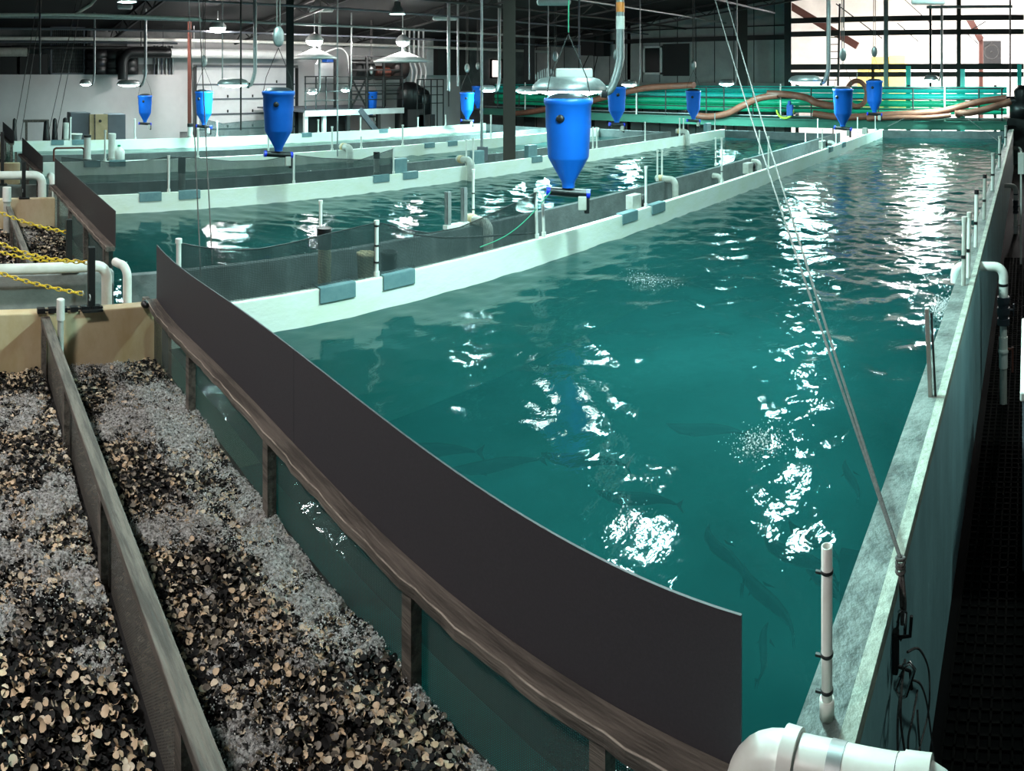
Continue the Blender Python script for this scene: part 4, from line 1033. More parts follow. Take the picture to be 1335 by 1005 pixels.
bent_pipe([(-11.0, -0.2, q.z), (-11.0, q.y - 0.2, q.z)] + arc((-11.0, q.y, q.z), (0, -0.14, 0), (0, 0, -0.14)) + [(-11.0, q.y, FZ)], 0.07, 'white pipe bending down beyond the second tan wall')
q = onX(62, 234, -10.9)
bent_pipe([(-11.3, q.y + 0.1, q.z), (-11.1, q.y + 0.1, q.z)] + arc((-10.95, q.y + 0.1, q.z), (-0.1, 0, 0), (0, 0, -0.12)) + [(-10.95, q.y + 0.1, FZ)], 0.06, 'small white elbow beside the second smoked screen')
def iron_post(x, yb, yt, X, lb, w_=0.055):
    p = Vector((X, X / tan(az(x)), 0)); rr = sqrt(p.x ** 2 + p.y ** 2)
    zb = max(WT + 0.002, CZ - rr * (yb - YH) / FP); zt = CZ - rr * (yt - YH) / FP
    t = thing('iron_post', lb, 'post', (p.x, p.y, WT + 0.001))
    h = zt - WT
    MB().box((0, 0, h / 2), (w_, w_, h)).build('post', 'black_iron', t, bevel=0.004)
    MB().box((0, 0, 0.008), (0.14, 0.16, 0.016)).build('foot_plate', 'black_iron', t)
    MB().torus((0.04, -0.02, h * 0.22), 0.022, 0.005, 12, 6, Matrix.Rotation(pi / 2, 3, 'X')).build('eye_ring', 'steel', t)
    return p, h
PA, hA = iron_post(119, 405, 322, -5.16, 'black iron post on the tan end wall by the yellow chain end')
PB, hB = iron_post(90, 355, 286, -6.2, 'black iron post on the grey trench wall beside the second filter bed')
PC, hC = iron_post(31, 252, 211, -10.06, 'black iron post on the second tan wall')
PD, hD = iron_post(3, 200, 172, -11.32, 'black iron post at the left edge on the far trench wall')
def chain(a, b, sag, lb):
    a, b = Vector(a), Vector(b); D = (b - a).length
    t = thing('chain', lb, 'chain', a)
    n = int(D / 0.042); mb = MB()
    for i in range(n):
        f = (i + 0.5) / n; g = (i + 0.51) / n
        p = a.lerp(b, f) - Vector((0, 0, sag * sin(pi * f))); q = a.lerp(b, g) - Vector((0, 0, sag * sin(pi * g)))
        d = (q - p).normalized(); s = d.cross(Vector((0, 0, 1))).normalized(); u = s.cross(d)
        if i % 2: s, u = u, -s
        mb.torus(p - a, 0.019, 0.0052, 10, 5, Matrix((d * 1.45, s * 0.8, u)).transposed())
    mb.build('links', 'yellow', t)
    MB().torus(b - a, 0.02, 0.005, 12, 6, Matrix.Rotation(pi / 2, 3, 'X')).build('end_ring', 'steel', t)
def P3(x, y, X): return onX(x, y, X)
chain(P3(-60, 332, -5.3), P3(108, 383, -5.16), 0.03, 'lowest yellow chain, ending at the nearest black iron post')
chain(P3(-70, 275, -5.3), P3(116, 342, -5.2), 0.10, 'middle yellow chain crossing the long white pipe')
chain(P3(-60, 304, -6.2), P3(90, 342, -6.18), 0.06, 'yellow chain partly behind the middle one at the left edge')
chain(P3(-60, 244, -6.2), P3(88, 303, -6.2), 0.06, 'highest yellow chain over the second filter bed')
o = MB()
for i in range(6): o.box((0, i * 0.085, 0), (0.05, 0.06, 0.035)).box((0, i * 0.085 + 0.04, 0), (0.03, 0.03, 0.012))
o = o.build('link_strip', 'black'); pp = onz(88, 408, WT + 0.02); o.location = (-5.15, 0.62, WT + 0.02); tag(o, 'black perforated strip lying on the tan end wall', 'strip')
o = MB()
for i in range(6): o.box((0, i * 0.09, 0), (0.05, 0.065, 0.05)).box((0, i * 0.09 + 0.045, 0), (0.03, 0.03, 0.015))
o = o.build('link_strip', 'steel_dark'); o.location = (-6.2, 0.55, WT + 0.03); tag(o, 'dark perforated strip on the grey trench wall under the white pipe', 'strip')
o = MB().ball((0, 0, 0.03), (0.05, 0.035, 0.03)).build('hose_fitting', 'black', loc=(-5.1, 1.43, WT + 0.0)); tag(o, 'small black fitting where the tan wall meets the screen', 'fitting')
t = thing('capped_pipe', 'white capped pipe behind the yellow chain on the second filter bed', 'pipe', (-9.6, -9.6 / tan(az(9)), 0.8))
rr = 9.6 / abs(sin(az(9))); h = CZ - rr * (244 - YH) / FP - 0.8
MB().tube([(0, 0, 0), (0, 0, h - 0.1)], 0.05, 14).build('pipe', 'pvc_old', t)
MB().tube([(0, 0, h - 0.2), (0, 0, h)], 0.062, 14).build('cap', 'pvc', t)
# hand rail, jug, tub at the left far tanks
p = onX(83, 204, -14.4); q = onX(97, 204, -14.4)
t = thing('grab_rail', 'red brown grab rail arch on the third tank wall at the left', 'rail', Vector((-14.4, (p.y + q.y) / 2, WT)))
d = 0.33
MB().tube([(0, -d, 0), (0, -d, 0.2)] + arc((0, -d, 0.28), (0, 0, -0.06), (0, 0.06, 0), 4) + arc((0, d, 0.28), (0, -0.06, 0), (0, 0, -0.06), 4) + [(0, d, 0)], 0.022, 8).build('tube', 'red_steel', t)
p = onX(149, 196, -14.3)
t = thing('jug', 'white and green jug at the foot of the strapped standpipe', 'jug', Vector((-14.35, p.y + 0.12, WT)))
MB().lathe([(0, 0), (0.11, 0), (0.12, 0.03), (0.12, 0.2), (0.05, 0.27), (0.03, 0.28), (0.03, 0.31), (0, 0.31)], n=18).build('body', 'pvc', t)
MB().lathe([(0.036, 0.29), (0.036, 0.33), (0, 0.33)], n=12).build('cap', 'green', t)
p = onX(100, 174, w7 - 0.15); bucket(Vector((p.x, p.y, WT)), 0.16, 0.18, 'pale tub on the farthest tank wall at the left', 'pvc', 'tub')

# ------------------------------------------------------------------ far end: catwalk, teal pipes, hoses
def boxY(mb, x0, y0, x1, y1, Y, d, mi=0):
    """upright box on the plane Y, its edges measured at its middle column"""
    a, b = onY(x0, 100, Y).x, onY(x1, 100, Y).x; xm = (x0 + x1) / 2
    zt, zb = onY(xm, y0, Y).z, onY(xm, y1, Y).z
    return mb.box(((a + b) / 2, Y + d / 2, (zt + zb) / 2), (abs(b - a), d, abs(zt - zb)), mi=mi)
def boxX(mb, x0, y0, x1, y1, X, d, mi=0):
    a, b = onX(x0, 100, X).y, onX(x1, 100, X).y; xm = (x0 + x1) / 2
    zt, zb = onX(xm, y0, X).z, onX(xm, y1, X).z
    return mb.box((X - d / 2, (a + b) / 2, (zt + zb) / 2), (d, abs(b - a), abs(zt - zb)), mi=mi)
def solo(mb, name, m, lb, cat, **k): return tag(mb.build(name, m, **k), lb, cat)

YP = 25.4
M['teal_pipe2'] = mat('sea green plastic pipe', (0.02, 0.62, 0.34), 0.35, scale=3)
for i, nm in enumerate(('lowest', 'second lowest', 'second highest', 'highest')):
    z = 1.72 + 0.265 * i
    solo(MB().tube([(-25.2, YP, z), (-12, YP, z), (-0.75, YP, z)], 0.128, 18), 'teal_pipe', 'teal_pipe2' if i < 2 else 'teal_pipe',
         nm + ' of the four long teal pipes stacked behind the catwalk', 'pipe')
for i, x in enumerate((-24, -19, -14, -9, -4.5, -1.2)):
    mb = MB().box((0, 0.19, 1.45), (0.12, 0.10, 2.9)).box((0, 0, 1.755), (0.10, 0.36, 0.07))
    o = mb.build('pipe_stand', 'steel_dark'); o.location = (x, YP, FZ); tag(o, 'dark stand behind the teal pipes, %s from the left' % ORD[i], 'stand')
# catwalk
YC = 23.55
t = thing('catwalk', 'railed catwalk crossing the far ends of the tanks with a green-lit edge beam', 'catwalk', (-12.5, YC, FZ)); L = Vector(t.location)
MB().box(Vector((-12.5, YC, 1.31)) - L, (23.6, 0.10, 0.30)).box(Vector((-12.5, YC - 0.05, 1.17)) - L, (23.6, 0.10, 0.03)).box(Vector((-12.5, YC - 0.05, 1.45)) - L, (23.6, 0.10, 0.03)).build('edge_beam', 'beam_green_lit', t)
MB().box(Vector((-12.5, YC + 0.5, 1.47)) - L, (23.6, 0.9, 0.03)).build('deck', 'steel_dark', t)
for z, m in ((2.60, 'steel_dark'), (2.22, 'steel_dark'), (1.86, 'steel_dark'), (1.56, 'steel')):
    MB().tube([Vector((-24.2, YC + 0.05, z)) - L, Vector((-0.8, YC + 0.05, z)) - L], 0.022, 8).build('rail', m, t)
for px in (584, 620, 648, 676, 718, 760, 830, 867, 920, 943, 981, 1057, 1098, 1145, 1190, 1276, 1306):
    X = onY(px, 100, YC).x
    MB().tube([Vector((X, YC + 0.05, 1.45)) - L, Vector((X, YC + 0.05, 2.62)) - L], 0.026, 8).build('rail_post', 'steel_dark', t)
for px in (685, 830, 1018, 1232):
    X = onY(px, 100, YC).x
    MB().tube([Vector((X, YC - 0.02, 1.45)) - L, Vector((X, YC - 0.02, 2.75)) - L], 0.03, 8).build('rail_post', 'pvc', t)['label'] = 'white post'
for X in (-23, -17, -11.5, -5.4, -0.9): MB().box(Vector((X, YC + 0.5, (FZ + 1.45) / 2)) - L, (0.12, 0.12, 1.45 - FZ)).build('leg', 'steel_dark', t)
# brown hoses along the catwalk
def hose(pts, r, lb, Y=YC - 0.14):
    P = [onY(x, y, Y) for x, y in pts]
    Q = curve_pts(P, 6)
    for i, q in enumerate(Q): q.y = Y + 0.02 * sin(i)
    solo(MB().tube(Q, r, 14), 'brown_hose', 'hose', lb, 'hose')
hose([(668, 148), (690, 146), (720, 141), (760, 134), (800, 124), (840, 115), (880, 112), (905, 111)], 0.13, 'thick brown hose sloping along the catwalk behind the biggest hopper')
hose([(905, 150), (925, 152), (948, 148), (968, 138), (990, 128), (1015, 124)], 0.13, 'thick brown hose rising behind the crossing ropes')
hose([(1000, 122), (1025, 123), (1050, 127), (1065, 134), (1085, 138), (1105, 140)], 0.13, 'thick brown hose dipping toward the life ring')
hose([(1060, 148), (1100, 153), (1150, 150), (1190, 148), (1220, 146), (1245, 141), (1275, 133), (1312, 128)], 0.12, 'long brown hose rising to the right along the far catwalk', YC - 0.12)
hose([(1245, 148), (1270, 146), (1300, 138), (1318, 132)], 0.12, 'short brown hose lying under the long one at the far right', YC - 0.38)
hose([(1130, 155), (1170, 153), (1210, 153), (1240, 150)], 0.08, 'thin brown hose lowest on the far catwalk', YC - 0.28)
p = onY(1117, 122, YC - 0.36)
t = thing('life_ring', 'red brown life ring hanging on the far catwalk rail between two hoppers', 'life ring', p)
MB().torus((0, 0, 0), 0.36, 0.085, 28, 12, Matrix.Rotation(pi / 2, 3, 'X'), sy=1.25).build('ring', 'hose', t)
for a in (0.6, 2.3, 4.0, 5.4): MB().torus((0.36 * cos(a), 0, 0.45 * sin(a)), 0.09, 0.012, 14, 6, Matrix.Rotation(a, 3, 'Y')).build('band', 'red_steel', t)
MB().tube([(0, 0.0, 0.5), (0, 0.05, 0.72)], 0.02, 6).build('hook', 'steel', t)
p = onY(1026, 140, YC - 0.1)
t = thing('harness', 'lime and blue harness hanging on the catwalk rail left of the hoppers', 'harness', p)
MB().tube([(-0.40 + 0.36 * (1 - cos(a)) / 2 * 2 * 0.9, 0, -0.1 - 0.3 * sin(a)) for a in [pi * i / 12 for i in range(13)]], 0.04, 8).build('lime_strap', 'hiviz', t)
MB().box((0.12, 0, -0.1), (0.26, 0.12, 0.42)).box((0.10, -0.02, 0.15), (0.12, 0.1, 0.2)).build('blue_pad', 'denim', t, bevel=0.04)
for i, (x, y0, y1) in enumerate(((1184, 86, 112), (1255, 90, 112), (1329, 84, 110))):
    solo(boxY(MB(), x - 3, y0, x + 3, 208, YP + 0.24, 0.06), 'teal_board', 'teal_pipe', 'upright teal board end sticking up behind the teal pipes, %s of three from the left' % ORD[i], 'board')
solo(MB().lathe([(0, 0), (0.5, 0), (0.5, 0.5), (0.32, 0.6), (0.35, 1.0), (0.2, 1.2), (0, 1.2)], n=20).tube([(-0.6, 0, 0.6), (0.3, 0, 0.6)], 0.2, 12), 'pump', 'black', 'black pump housing at the right end of the teal pipes', 'pump', loc=(-0.15, YP - 0.2, 1.5))
solo(MB().box((0, 0, 0.85), (1.6, 1.2, 1.7)), 'pump_plinth', 'steel_dark', 'dark plinth under the black pump at the far right', 'plinth', loc=(-0.1, YP, FZ))
# ropes over the far water
for a, b, lb in (((1157, 165), (1187, 150), 'thin cord slanting up to the far catwalk, left one'), ((1255, 150), (1310, 190), 'thin cord slanting down to the right wall, far end')):
    solo(MB().tube([onY(*a, 22.4), onY(*b, 23.52 if a[0] < 1200 else 19)], 0.008, 5), 'cord', 'rope', lb, 'cord')

# ------------------------------------------------------------------ far grey wall
t = thing('window_panel', 'dark sliding window with white frame in the grey far wall', 'window', (onY(868, 78, WALL_F).x, WALL_F - 0.1, onY(868, 78, WALL_F).z)); L = Vector(t.location)
f = MB()
for (x0, y0, x1, y1) in ((838, 60, 840.5, 97), (860, 60, 863, 97), (838, 60, 863, 62.5), (838, 94.5, 863, 97)): boxY(f, x0, y0, x1, y1, WALL_F - 0.12, 0.08)
g = MB(); g.v = [tuple(Vector(v) - L) for v in f.v]; g.f = f.f; g.mi = f.mi; g.sm = f.sm; g.build('white_frame', 'white_paint', t)
for nm, r in (('pane', (840, 62, 861, 95)), ('shutter', (864, 57, 898, 99))):
    f = boxY(MB(), *r, WALL_F - 0.08, 0.05); f.v = [tuple(Vector(v) - L) for v in f.v]; f.build(nm, 'glass' if nm == 'pane' else 'dark', t)
def spanY(ya, yb, xa, xb, Y, hgt, dep, m, lb, name='wall_girt'):
    A_, B_ = onY(xa, ya, Y), onY(xb, yb, Y); z = (A_.z + B_.z) / 2
    solo(MB().box(((A_.x + B_.x) / 2, Y, z), (abs(A_.x - B_.x), dep, hgt)), name, m, lb, 'beam')
spanY(58, 49, 702, 1030, WALL_F - 0.15, 0.22, 0.2, 'dark', 'black girt along the grey far wall above the window')
spanY(42, 38, 702, 1030, WALL_F - 0.1, 0.05, 0.08, 'dark', 'thin dark pipe along the grey far wall above the black girt', 'wall_pipe')
spanY(111, 107, 690, 1030, WALL_F - 0.2, 0.16, 0.3, 'grey_panel', 'grey ledge along the foot of the grey far wall', 'wall_ledge')
t = thing('unit_heater', 'dark unit heater mounted on the grey far wall above the nearest hopper', 'heater', onY(772, 60, WALL_F - 0.6)); L = Vector(t.location)
for nm, r, m in (('case', (757, 45, 775, 72), 'steel_dark'), ('fan_case', (773, 35, 787, 73), 'dark')):
    f = boxY(MB(), *r, WALL_F - 0.8 - (0.1 if nm == 'case' else 0), 0.6); f.v = [tuple(Vector(v) - L) for v in f.v]; f.build(nm, m, t)
MB().bar((-0.3, 0.1, -0.5), (-1.2, 0.55, -1.4), 0.04, 0.04).build('brace', 'dark', t); MB().bar((0.3, 0.1, -0.5), (-0.3, 0.55, -1.4), 0.04, 0.04).build('brace', 'dark', t)
def columnat(x, r, ybase, wpx, m, lb, zt=None, base=FZ):
    p = ray(x, r, ybase); w_ = wpx * r / FP
    o = MB()
    h = (zt or roof_z(p.x)) - base
    o.box((0, 0, h / 2), (w_, 0.04, h)).box((0, -w_ * .4, h / 2), (w_, 0.03, h)).box((0, -w_ * .2, h / 2), (0.04, w_ * .4, h)).box((0, -w_ * .2, 0.02), (w_ * 1.5, w_ * 1.2, 0.04))
    o = o.build('steel_column', m); o.location = (p.x, p.y, base); o.rotation_euler = (0, 0, -az(x)); return tag(o, lb, 'column')
M['column'] = mat('dark taupe column paint', (0.035, 0.026, 0.020), 0.5, scale=4)
cdiv = columnat(664, 15.4, 208, 16, 'column', 'big dark steel column standing on the trench between second and third tanks')
columnat(378, 22.5, 170, 10, 'dark', 'dark steel column in front of the right edge of the roll-up door')
columnat(247, 25.5, 170, 5, 'red_steel', 'slim red oxide column at the left edge of the roll-up door')
columnat(690, 35, 120, 14, 'dark', 'thick black column in the corner of the grey far wall')
columnat(968, 31, 108, 13, 'column', 'dark column against the grey far wall behind the crossing ropes')
columnat(1027, 30.5, 110, 9, 'steel_dark', 'dark column at the left edge of the bright back bay')
columnat(1155, 29.5, 110, 6, 'steel', 'grey column in the opening of the bright back bay, left one')
columnat(1250, 29.5, 110, 6, 'column', 'dark column in the opening of the bright back bay, right one')
for i, (y0, y1, hh) in enumerate(((31, 19, 0.24), (48, 38, 0.24), (90, 84, 0.26), (98, 96, 0.22))):
    spanY(y0, y1, 1026, 1335, 29.9, hh, 0.16, 'brown_steel', 'dark brown beam across the bright back bay, %s from the top' % ORD[i], 'bay_girt')
for i, (x, y0, y1, r, m, lb) in enumerate(((1228, -8, 96, 0.05, 'steel', 'grey vertical pipe in the bright back bay, just left of the right column'), (1213, 8, 108, 0.06, 'steel_dark', 'thin dark vertical pipe across the bright back bay near its middle'),
                                       (1317, 8, 104, 0.04, 'steel_dark', 'thin dark vertical pipe near the right edge of the bright back bay'))):
    a, b = onY(x, y0, 29.0), onY(x, y1, 29.0); a.z = roof_z(a.x) - 0.02; b.z = FZ; solo(MB().tube([a, b], r, 8), 'riser_pipe', m, lb, 'pipe')
spanY(9, 9, 1208, 1320, 28.6, 0.12, 0.1, 'steel', 'pale level conduit high across the bright back bay', 'conduit')
# ladder
t = thing('ladder', 'steel ladder rising past the girts at the left of the bright bay', 'ladder', onY(1086, 112, 27.5)); L = Vector(t.location)
zt = onY(1086, 5, 27.5).z
for s in (-1, 1): MB().bar((s * 0.22, 0, 0), (s * 0.22 + 0.08, 0, zt - L.z), 0.06, 0.08).build('side_rail', 'brown_steel', t)
for i in range(9): MB().tube([(-0.2, 0, 0.25 + i * 0.3), (0.26, 0, 0.25 + i * 0.3)], 0.02, 6).build('rung', 'brown_steel', t)
MB().tube([(0, 0, 0.0), (0, 0, FZ - L.z)], 0.03, 6).build('foot_pole', 'brown_steel', t)
# inside the bright bay
M['bay_red'] = mat('deep red oxide paint', (0.065, 0.016, 0.010), 0.6, scale=5)
rA, rB = onY(1038, 12, 38), onY(1118, 60, 38); rA = rA + (rA - rB) * max(0, (8.6 - rA.z) / (rA.z - rB.z))
solo(MB().bar(rA, rB, 0.2, 0.42), 'rafter', 'bay_red', 'red steel rafter slanting down inside the bright back bay', 'rafter')
solo(MB().bar(onY(1262, 22, 40), onY(1279, 52, 40), 0.2, 0.40), 'knee_brace', 'bay_red', 'red steel knee piece at the top of the red bay column', 'beam')
a = onY(1279, 48, 40.2); solo(MB().box((a.x, a.y, (a.z + FZ) / 2), (0.26, 0.26, a.z - FZ)), 'bay_column', 'bay_red', 'red steel column inside the bright back bay', 'column')
for i, (a, b) in enumerate((((1180, 0), (1215, 32)), ((1090, 5), (1150, 50)), ((1170, 30), (1197, 54)), ((1262, 45), (1275, 57)), ((1293, 55), (1283, 62)), ((1285, 28), (1268, 38)))):
    solo(MB().bar(onY(*a, 37), onY(*b, 37), 0.06, 0.06), 'roof_brace', 'steel_dark', 'thin dark brace rod inside the bright back bay, %s counting from upper left' % ORD[i], 'brace')
t = thing('wall_fan', 'black square wall fan right of the red column in the bright bay', 'fan', onY(1293, 68, 47.7)); L = Vector(t.location)
f = boxY(MB(), 1282, 53, 1305, 83, 47.5, 0.3); f.v = [tuple(Vector(v) - L) for v in f.v]; f.build('case', 'black', t)
MB().torus((0, -0.2, 0), 0.5, 0.05, 24, 6, Matrix.Rotation(pi / 2, 3, 'X')).ball((0, -0.25, 0), 0.08).build('fan_ring', 'steel_dark', t)
for i, (x0, y0, x1, y1, lb) in enumerate(((1118, 84, 1140, 112, 'yellow carton stack at the back of the bright bay, left one'), (1136, 74, 1158, 112, 'taller yellow carton stack in the middle at the back of the bright bay'), (1159, 72, 1180, 112, 'yellow carton stack at the back of the bright bay, right one'))):
    f = boxY(MB(), x0, y0, x1, 163, 45.5, 1.0); solo(f, 'carton_stack', 'bin_yellow', lb, 'cartons')

# ------------------------------------------------------------------ left side: door, ducts, platform
XL = WALL_L + 0.05
t = thing('roll_up_door', 'white sectional door with grey seams in the left wall', 'door', (XL, onX(318, 100, XL).y, FZ)); L = Vector(t.location)
ya, yb = onX(256, 100, XL).y, onX(384, 100, XL).y
zs = [FZ, 0.78, 1.42, 2.06, 2.68, 3.45]
for i in range(5):
    MB().box(Vector((XL + 0.02, (ya + yb) / 2, (zs[i] + zs[i + 1]) / 2)) - L, (0.05, yb - ya, zs[i + 1] - zs[i] - 0.02)).build('door_section', 'door_white', t)
    s = MB().box(Vector((XL + 0.05, (ya + yb) / 2, zs[i + 1])) - L, (0.06, yb - ya, 0.07)).build('seam_bar', 'cabinet_grey', t)
for i in range(1, 5):
    for k in range(3): MB().box(Vector((XL + 0.07, ya + (0.3 + k * 0.25) * (yb - ya), zs[i] + 0.12)) - L, (0.05, 0.05, 0.12)).build('hinge', 'dark', t)
for y in (ya - 0.08, yb + 0.08): MB().box(Vector((XL + 0.04, y, 1.6)) - L, (0.08, 0.14, 3.6)).build('track', 'steel_dark', t)
# white inner wall above and beside the door
t0 = MB(); t0.box((XL + 0.0, (ya + yb) / 2, 4.03), (0.06, yb - ya + 6, 1.0)); 
tag(t0.build('wall_cladding', 'white_wall'), 'white wall sheets above the sectional door', 'wall', kind='structure')
t0 = MB(); boxX(t0, 205, 60, 252, 172, XL + 0.02, 0.06); tag(t0.build('wall_cladding', 'white_wall'), 'white wall sheets left of the sectional door', 'wall', kind='structure')
t0 = MB(); boxX(t0, 389, 60, 600, 172, XL + 0.02, 0.06); tag(t0.build('wall_cladding', 'white_wall'), 'pale wall sheets behind the platform', 'wall', kind='structure')
# big white and black duct
Xd = -25.6
a, b = onX(222, 60, Xd), onX(392, 69, Xd)
solo(MB().tube([(Xd, a.y, 3.95), (Xd, b.y, 3.95)], 0.19, 18).tube([(Xd, a.y + 1, 4.0), (Xd, a.y + 1, 5.05)], 0.015, 6).tube([(Xd, b.y - 1, 4.0), (Xd, b.y - 1, 5.05)], 0.015, 6), 'duct', 'white_paint', 'long white duct running above the sectional door', 'duct')
a2 = onX(160, 60, Xd)
solo(MB().tube([(Xd, a2.y, 2.9), (Xd, a2.y, 3.5)] + arc((Xd, a2.y, 3.95), (0, 0, -0.4), (0, 0.4, 0), 6) + [(Xd, a.y - 0.02, 3.95)], 0.20, 16).tube([(Xd, a.y - .3, 4.0), (Xd, a.y - .3, 5.05)], 0.015, 6), 'duct', 'black', 'black duct bending down at the left of the white duct', 'duct')
solo(MB().tube([(Xd, 0.6, 3.95), (Xd, onX(35, 60, Xd).y, 3.95)], 0.17, 16).tube([(Xd, 1.2, 4.0), (Xd, 1.2, 5.02)], 0.02, 6), 'duct', 'pvc_old', 'short pale pipe stub high at the left edge', 'duct')
# conduits group
for i, x in enumerate((201, 206, 211, 216.5, 221, 225)):
    q = onX(x, 100, XL + 0.1)
    solo(MB().tube([(q.x, q.y, 0.9), (q.x, q.y, 4.3)], 0.05 if i % 2 else 0.035, 8), 'wall_conduit', 'steel' if i % 2 else 'cabinet_grey', 'grey vertical conduit left of the red column, %s from the left' % ORD[i], 'conduit')
solo(boxX(MB(), 196, 145, 229, 172, XL + 0.36, 0.3), 'conduit_box', 'cabinet_grey', 'grey box at the foot of the vertical conduits', 'box')
# machinery above the block wall
Xm = -26.3
t = thing('screen_panel', 'large dark grated panel above the white block wall', 'panel', onX(87, 66, Xm)); L = Vector(t.location)
f = MB()
for r in ((66, 35, 67.5, 97), (109, 35, 111, 97), (66, 35, 111, 36.5), (66, 95, 111, 97)): boxX(f, *r, Xm, 0.1)
f.v = [tuple(Vector(v) - L) for v in f.v]; f.build('frame', 'cabinet_grey', t)
f = MB()
for i in range(16): boxX(f, 68 + i * 2.6, 36, 68.7 + i * 2.6, 96, Xm - 0.02, 0.03)
for i in range(14): boxX(f, 67, 37 + i * 4.3, 110, 37.7 + i * 4.3, Xm - 0.03, 0.03)
f.v = [tuple(Vector(v) - L) for v in f.v]; f.build('grating', 'steel_dark', t)
for i, (x, r_) in enumerate(((127, 0.52), (147, 0.52), (168, 0.40))):
    q = onX(x, 90, Xm); o = MB().lathe([(0, 0), (r_, 0), (r_, 0.25), (r_ * .95, 0.28), (r_, 0.31), (r_, 0.6), (r_ * .95, 0.63), (r_, 0.66), (r_, 0.95), (0, 0.98)], n=20)
    solo(o, 'drum', 'black', 'black drum on the block wall, %s from the left' % ORD[i], 'drum', loc=(-26.35, q.y, 3.102))
for i, (x0, y0, x1, y1, lb) in enumerate(((0, 60, 22, 97, 'dark machine case above the block wall at the left edge'), (26, 70, 62, 97, 'low dark machine case above the block wall beside the grated panel'), (113, 36, 118, 97, 'narrow dark post right of the grated panel'))):
    solo(boxX(MB(), x0, y0, x1, y1, Xm, 0.6), 'machine_case', 'dark', lb, 'machine')
for i, (z, r_, y0, y1, m) in enumerate(((4.15, 0.07, 2.0, 8.2, 'steel_dark'), (3.9, 0.05, 5.2, 8.4, 'cabinet_grey'), (4.35, 0.04, 1.0, 8.6, 'cabinet_grey'))):
    solo(MB().tube([(Xm + 0.2 + 0.1 * i, y0, z), (Xm + 0.2 + 0.1 * i, y1, z)], r_, 8), 'wall_pipe', m, 'level pipe above the block wall machinery, %s' % ('lower thick one', 'lowest thin one', 'topmost thin one')[i], 'pipe')
# things standing before the block wall
Xc = -22.6
solo(boxX(MB(), 92, 147, 118, 219, Xc, 0.8), 'cabinet', 'cabinet_grey', 'slate grey cabinet left of the plywood board', 'cabinet', bevel=0.02)
solo(boxX(MB(), 141, 149, 164, 219, Xc, 0.8), 'cabinet', 'cabinet_grey', 'slate grey cabinet right of the plywood board', 'cabinet', bevel=0.02)
t = thing('plywood_board', 'raw plywood board with dark hole standing between two grey cabinets', 'board', onX(129, 160, Xc + 0.15)); L = Vector(t.location)
f = boxX(MB(), 117, 149, 140.5, 219, Xc + 0.18, 0.06); f.v = [tuple(Vector(v) - L) for v in f.v]; f.build('sheet', 'plywood', t)
MB().tube([(0.03, 0.03, 0.06), (0.08, 0.03, 0.06)], 0.05, 10).build('latch', 'brown_steel', t)
q = onX(123.5, 160, Xc + 0.2); f = MB().box(Vector((q.x + 0.02, q.y, 0.9)) - L, (0.04, 0.04, 1.7)); f.build('batten', 'wood', t)
for i, (x0, y0, x1, y1, m, lb) in enumerate(((30, 156, 64, 159.5, 'wood', 'long brown plank leaning level against the white block wall'), (55, 157, 66, 180, 'black', 'black sack before the white block wall, left one'),
                                       (67, 154, 76, 180, 'black', 'black sack before the white block wall, middle one'), (80, 153, 90, 176, 'black', 'black sack before the white block wall, right one'),
                                       (15, 154, 23, 178, 'black', 'black upright pump case near the left edge before the block wall'))):
    if m == 'wood': o = boxX(MB(), x0, y0, x1, y1, Xc - 0.1, 0.12).box((Xc - 0.16, onX(31, 100, Xc).y + 0.1, 0.65), (0.08, 0.08, 1.7)); solo(o, 'plank_bench', m, lb, 'plank')
    else:
        q = onX((x0 + x1) / 2, y0, Xc); w_ = abs(onX(x0, 100, Xc).y - onX(x1, 100, Xc).y) / 2
        solo(MB().lathe([(0, 0), (w_, 0.02), (w_ * 1.05, 0.5), (w_ * 0.9, 1.1), (w_ * 0.6, q.z - FZ - 0.05), (w_ * 0.2, q.z - FZ), (0, q.z - FZ)], n=14), 'sack', m, lb, 'sack', loc=(q.x, q.y, FZ))
# platform
Xp = -22.4
y0, y1 = onX(397, 100, Xp).y, onX(526, 100, Xp).y; dz = 1.72
t = thing('platform', 'raised steel platform with railings right of the sectional door', 'platform', (Xp - 2, (y0 + y1) / 2, FZ)); L = Vector(t.location)
MB().box(Vector((Xp - 2.1, (y0 + y1) / 2, dz - 0.03)) - L, (4.2, y1 - y0, 0.06)).build('deck', 'cabinet_grey', t)
MB().box(Vector((Xp + 0.02, (y0 + y1) / 2, dz - 0.10)) - L, (0.06, y1 - y0, 0.22)).build('edge_beam', 'white_paint', t)
for px in (398, 412, 425, 440, 455, 478, 500, 525):
    Y = onX(px, 100, Xp).y; MB().tube([Vector((Xp, Y, dz)) - L, Vector((Xp, Y, 3.02)) - L], 0.03, 6).build('rail_post', 'steel_dark', t)
for z in (2.1, 2.45, 2.75, 3.02): MB().tube([Vector((Xp, y0, z)) - L, Vector((Xp, y1, z)) - L], 0.024, 6).build('rail', 'steel_dark', t)
for px, m in ((400, 'white_paint'), (424, 'white_paint'), (455, 'steel_dark'), (495, 'brown_steel'), (524, 'brown_steel')):
    Y = onX(px, 100, Xp).y; MB().box(Vector((Xp - 0.1, Y, (FZ + dz) / 2)) - L, (0.14, 0.14, dz - FZ)).build('leg', m, t)
MB().bar(Vector((Xp + 0.05, onX(468, 100, Xp).y, dz)) - L, Vector((Xp + 0.05, onX(500, 100, Xp).y, 0.4)) - L, 0.08, 0.22).build('stair_stringer', 'cabinet_grey', t)
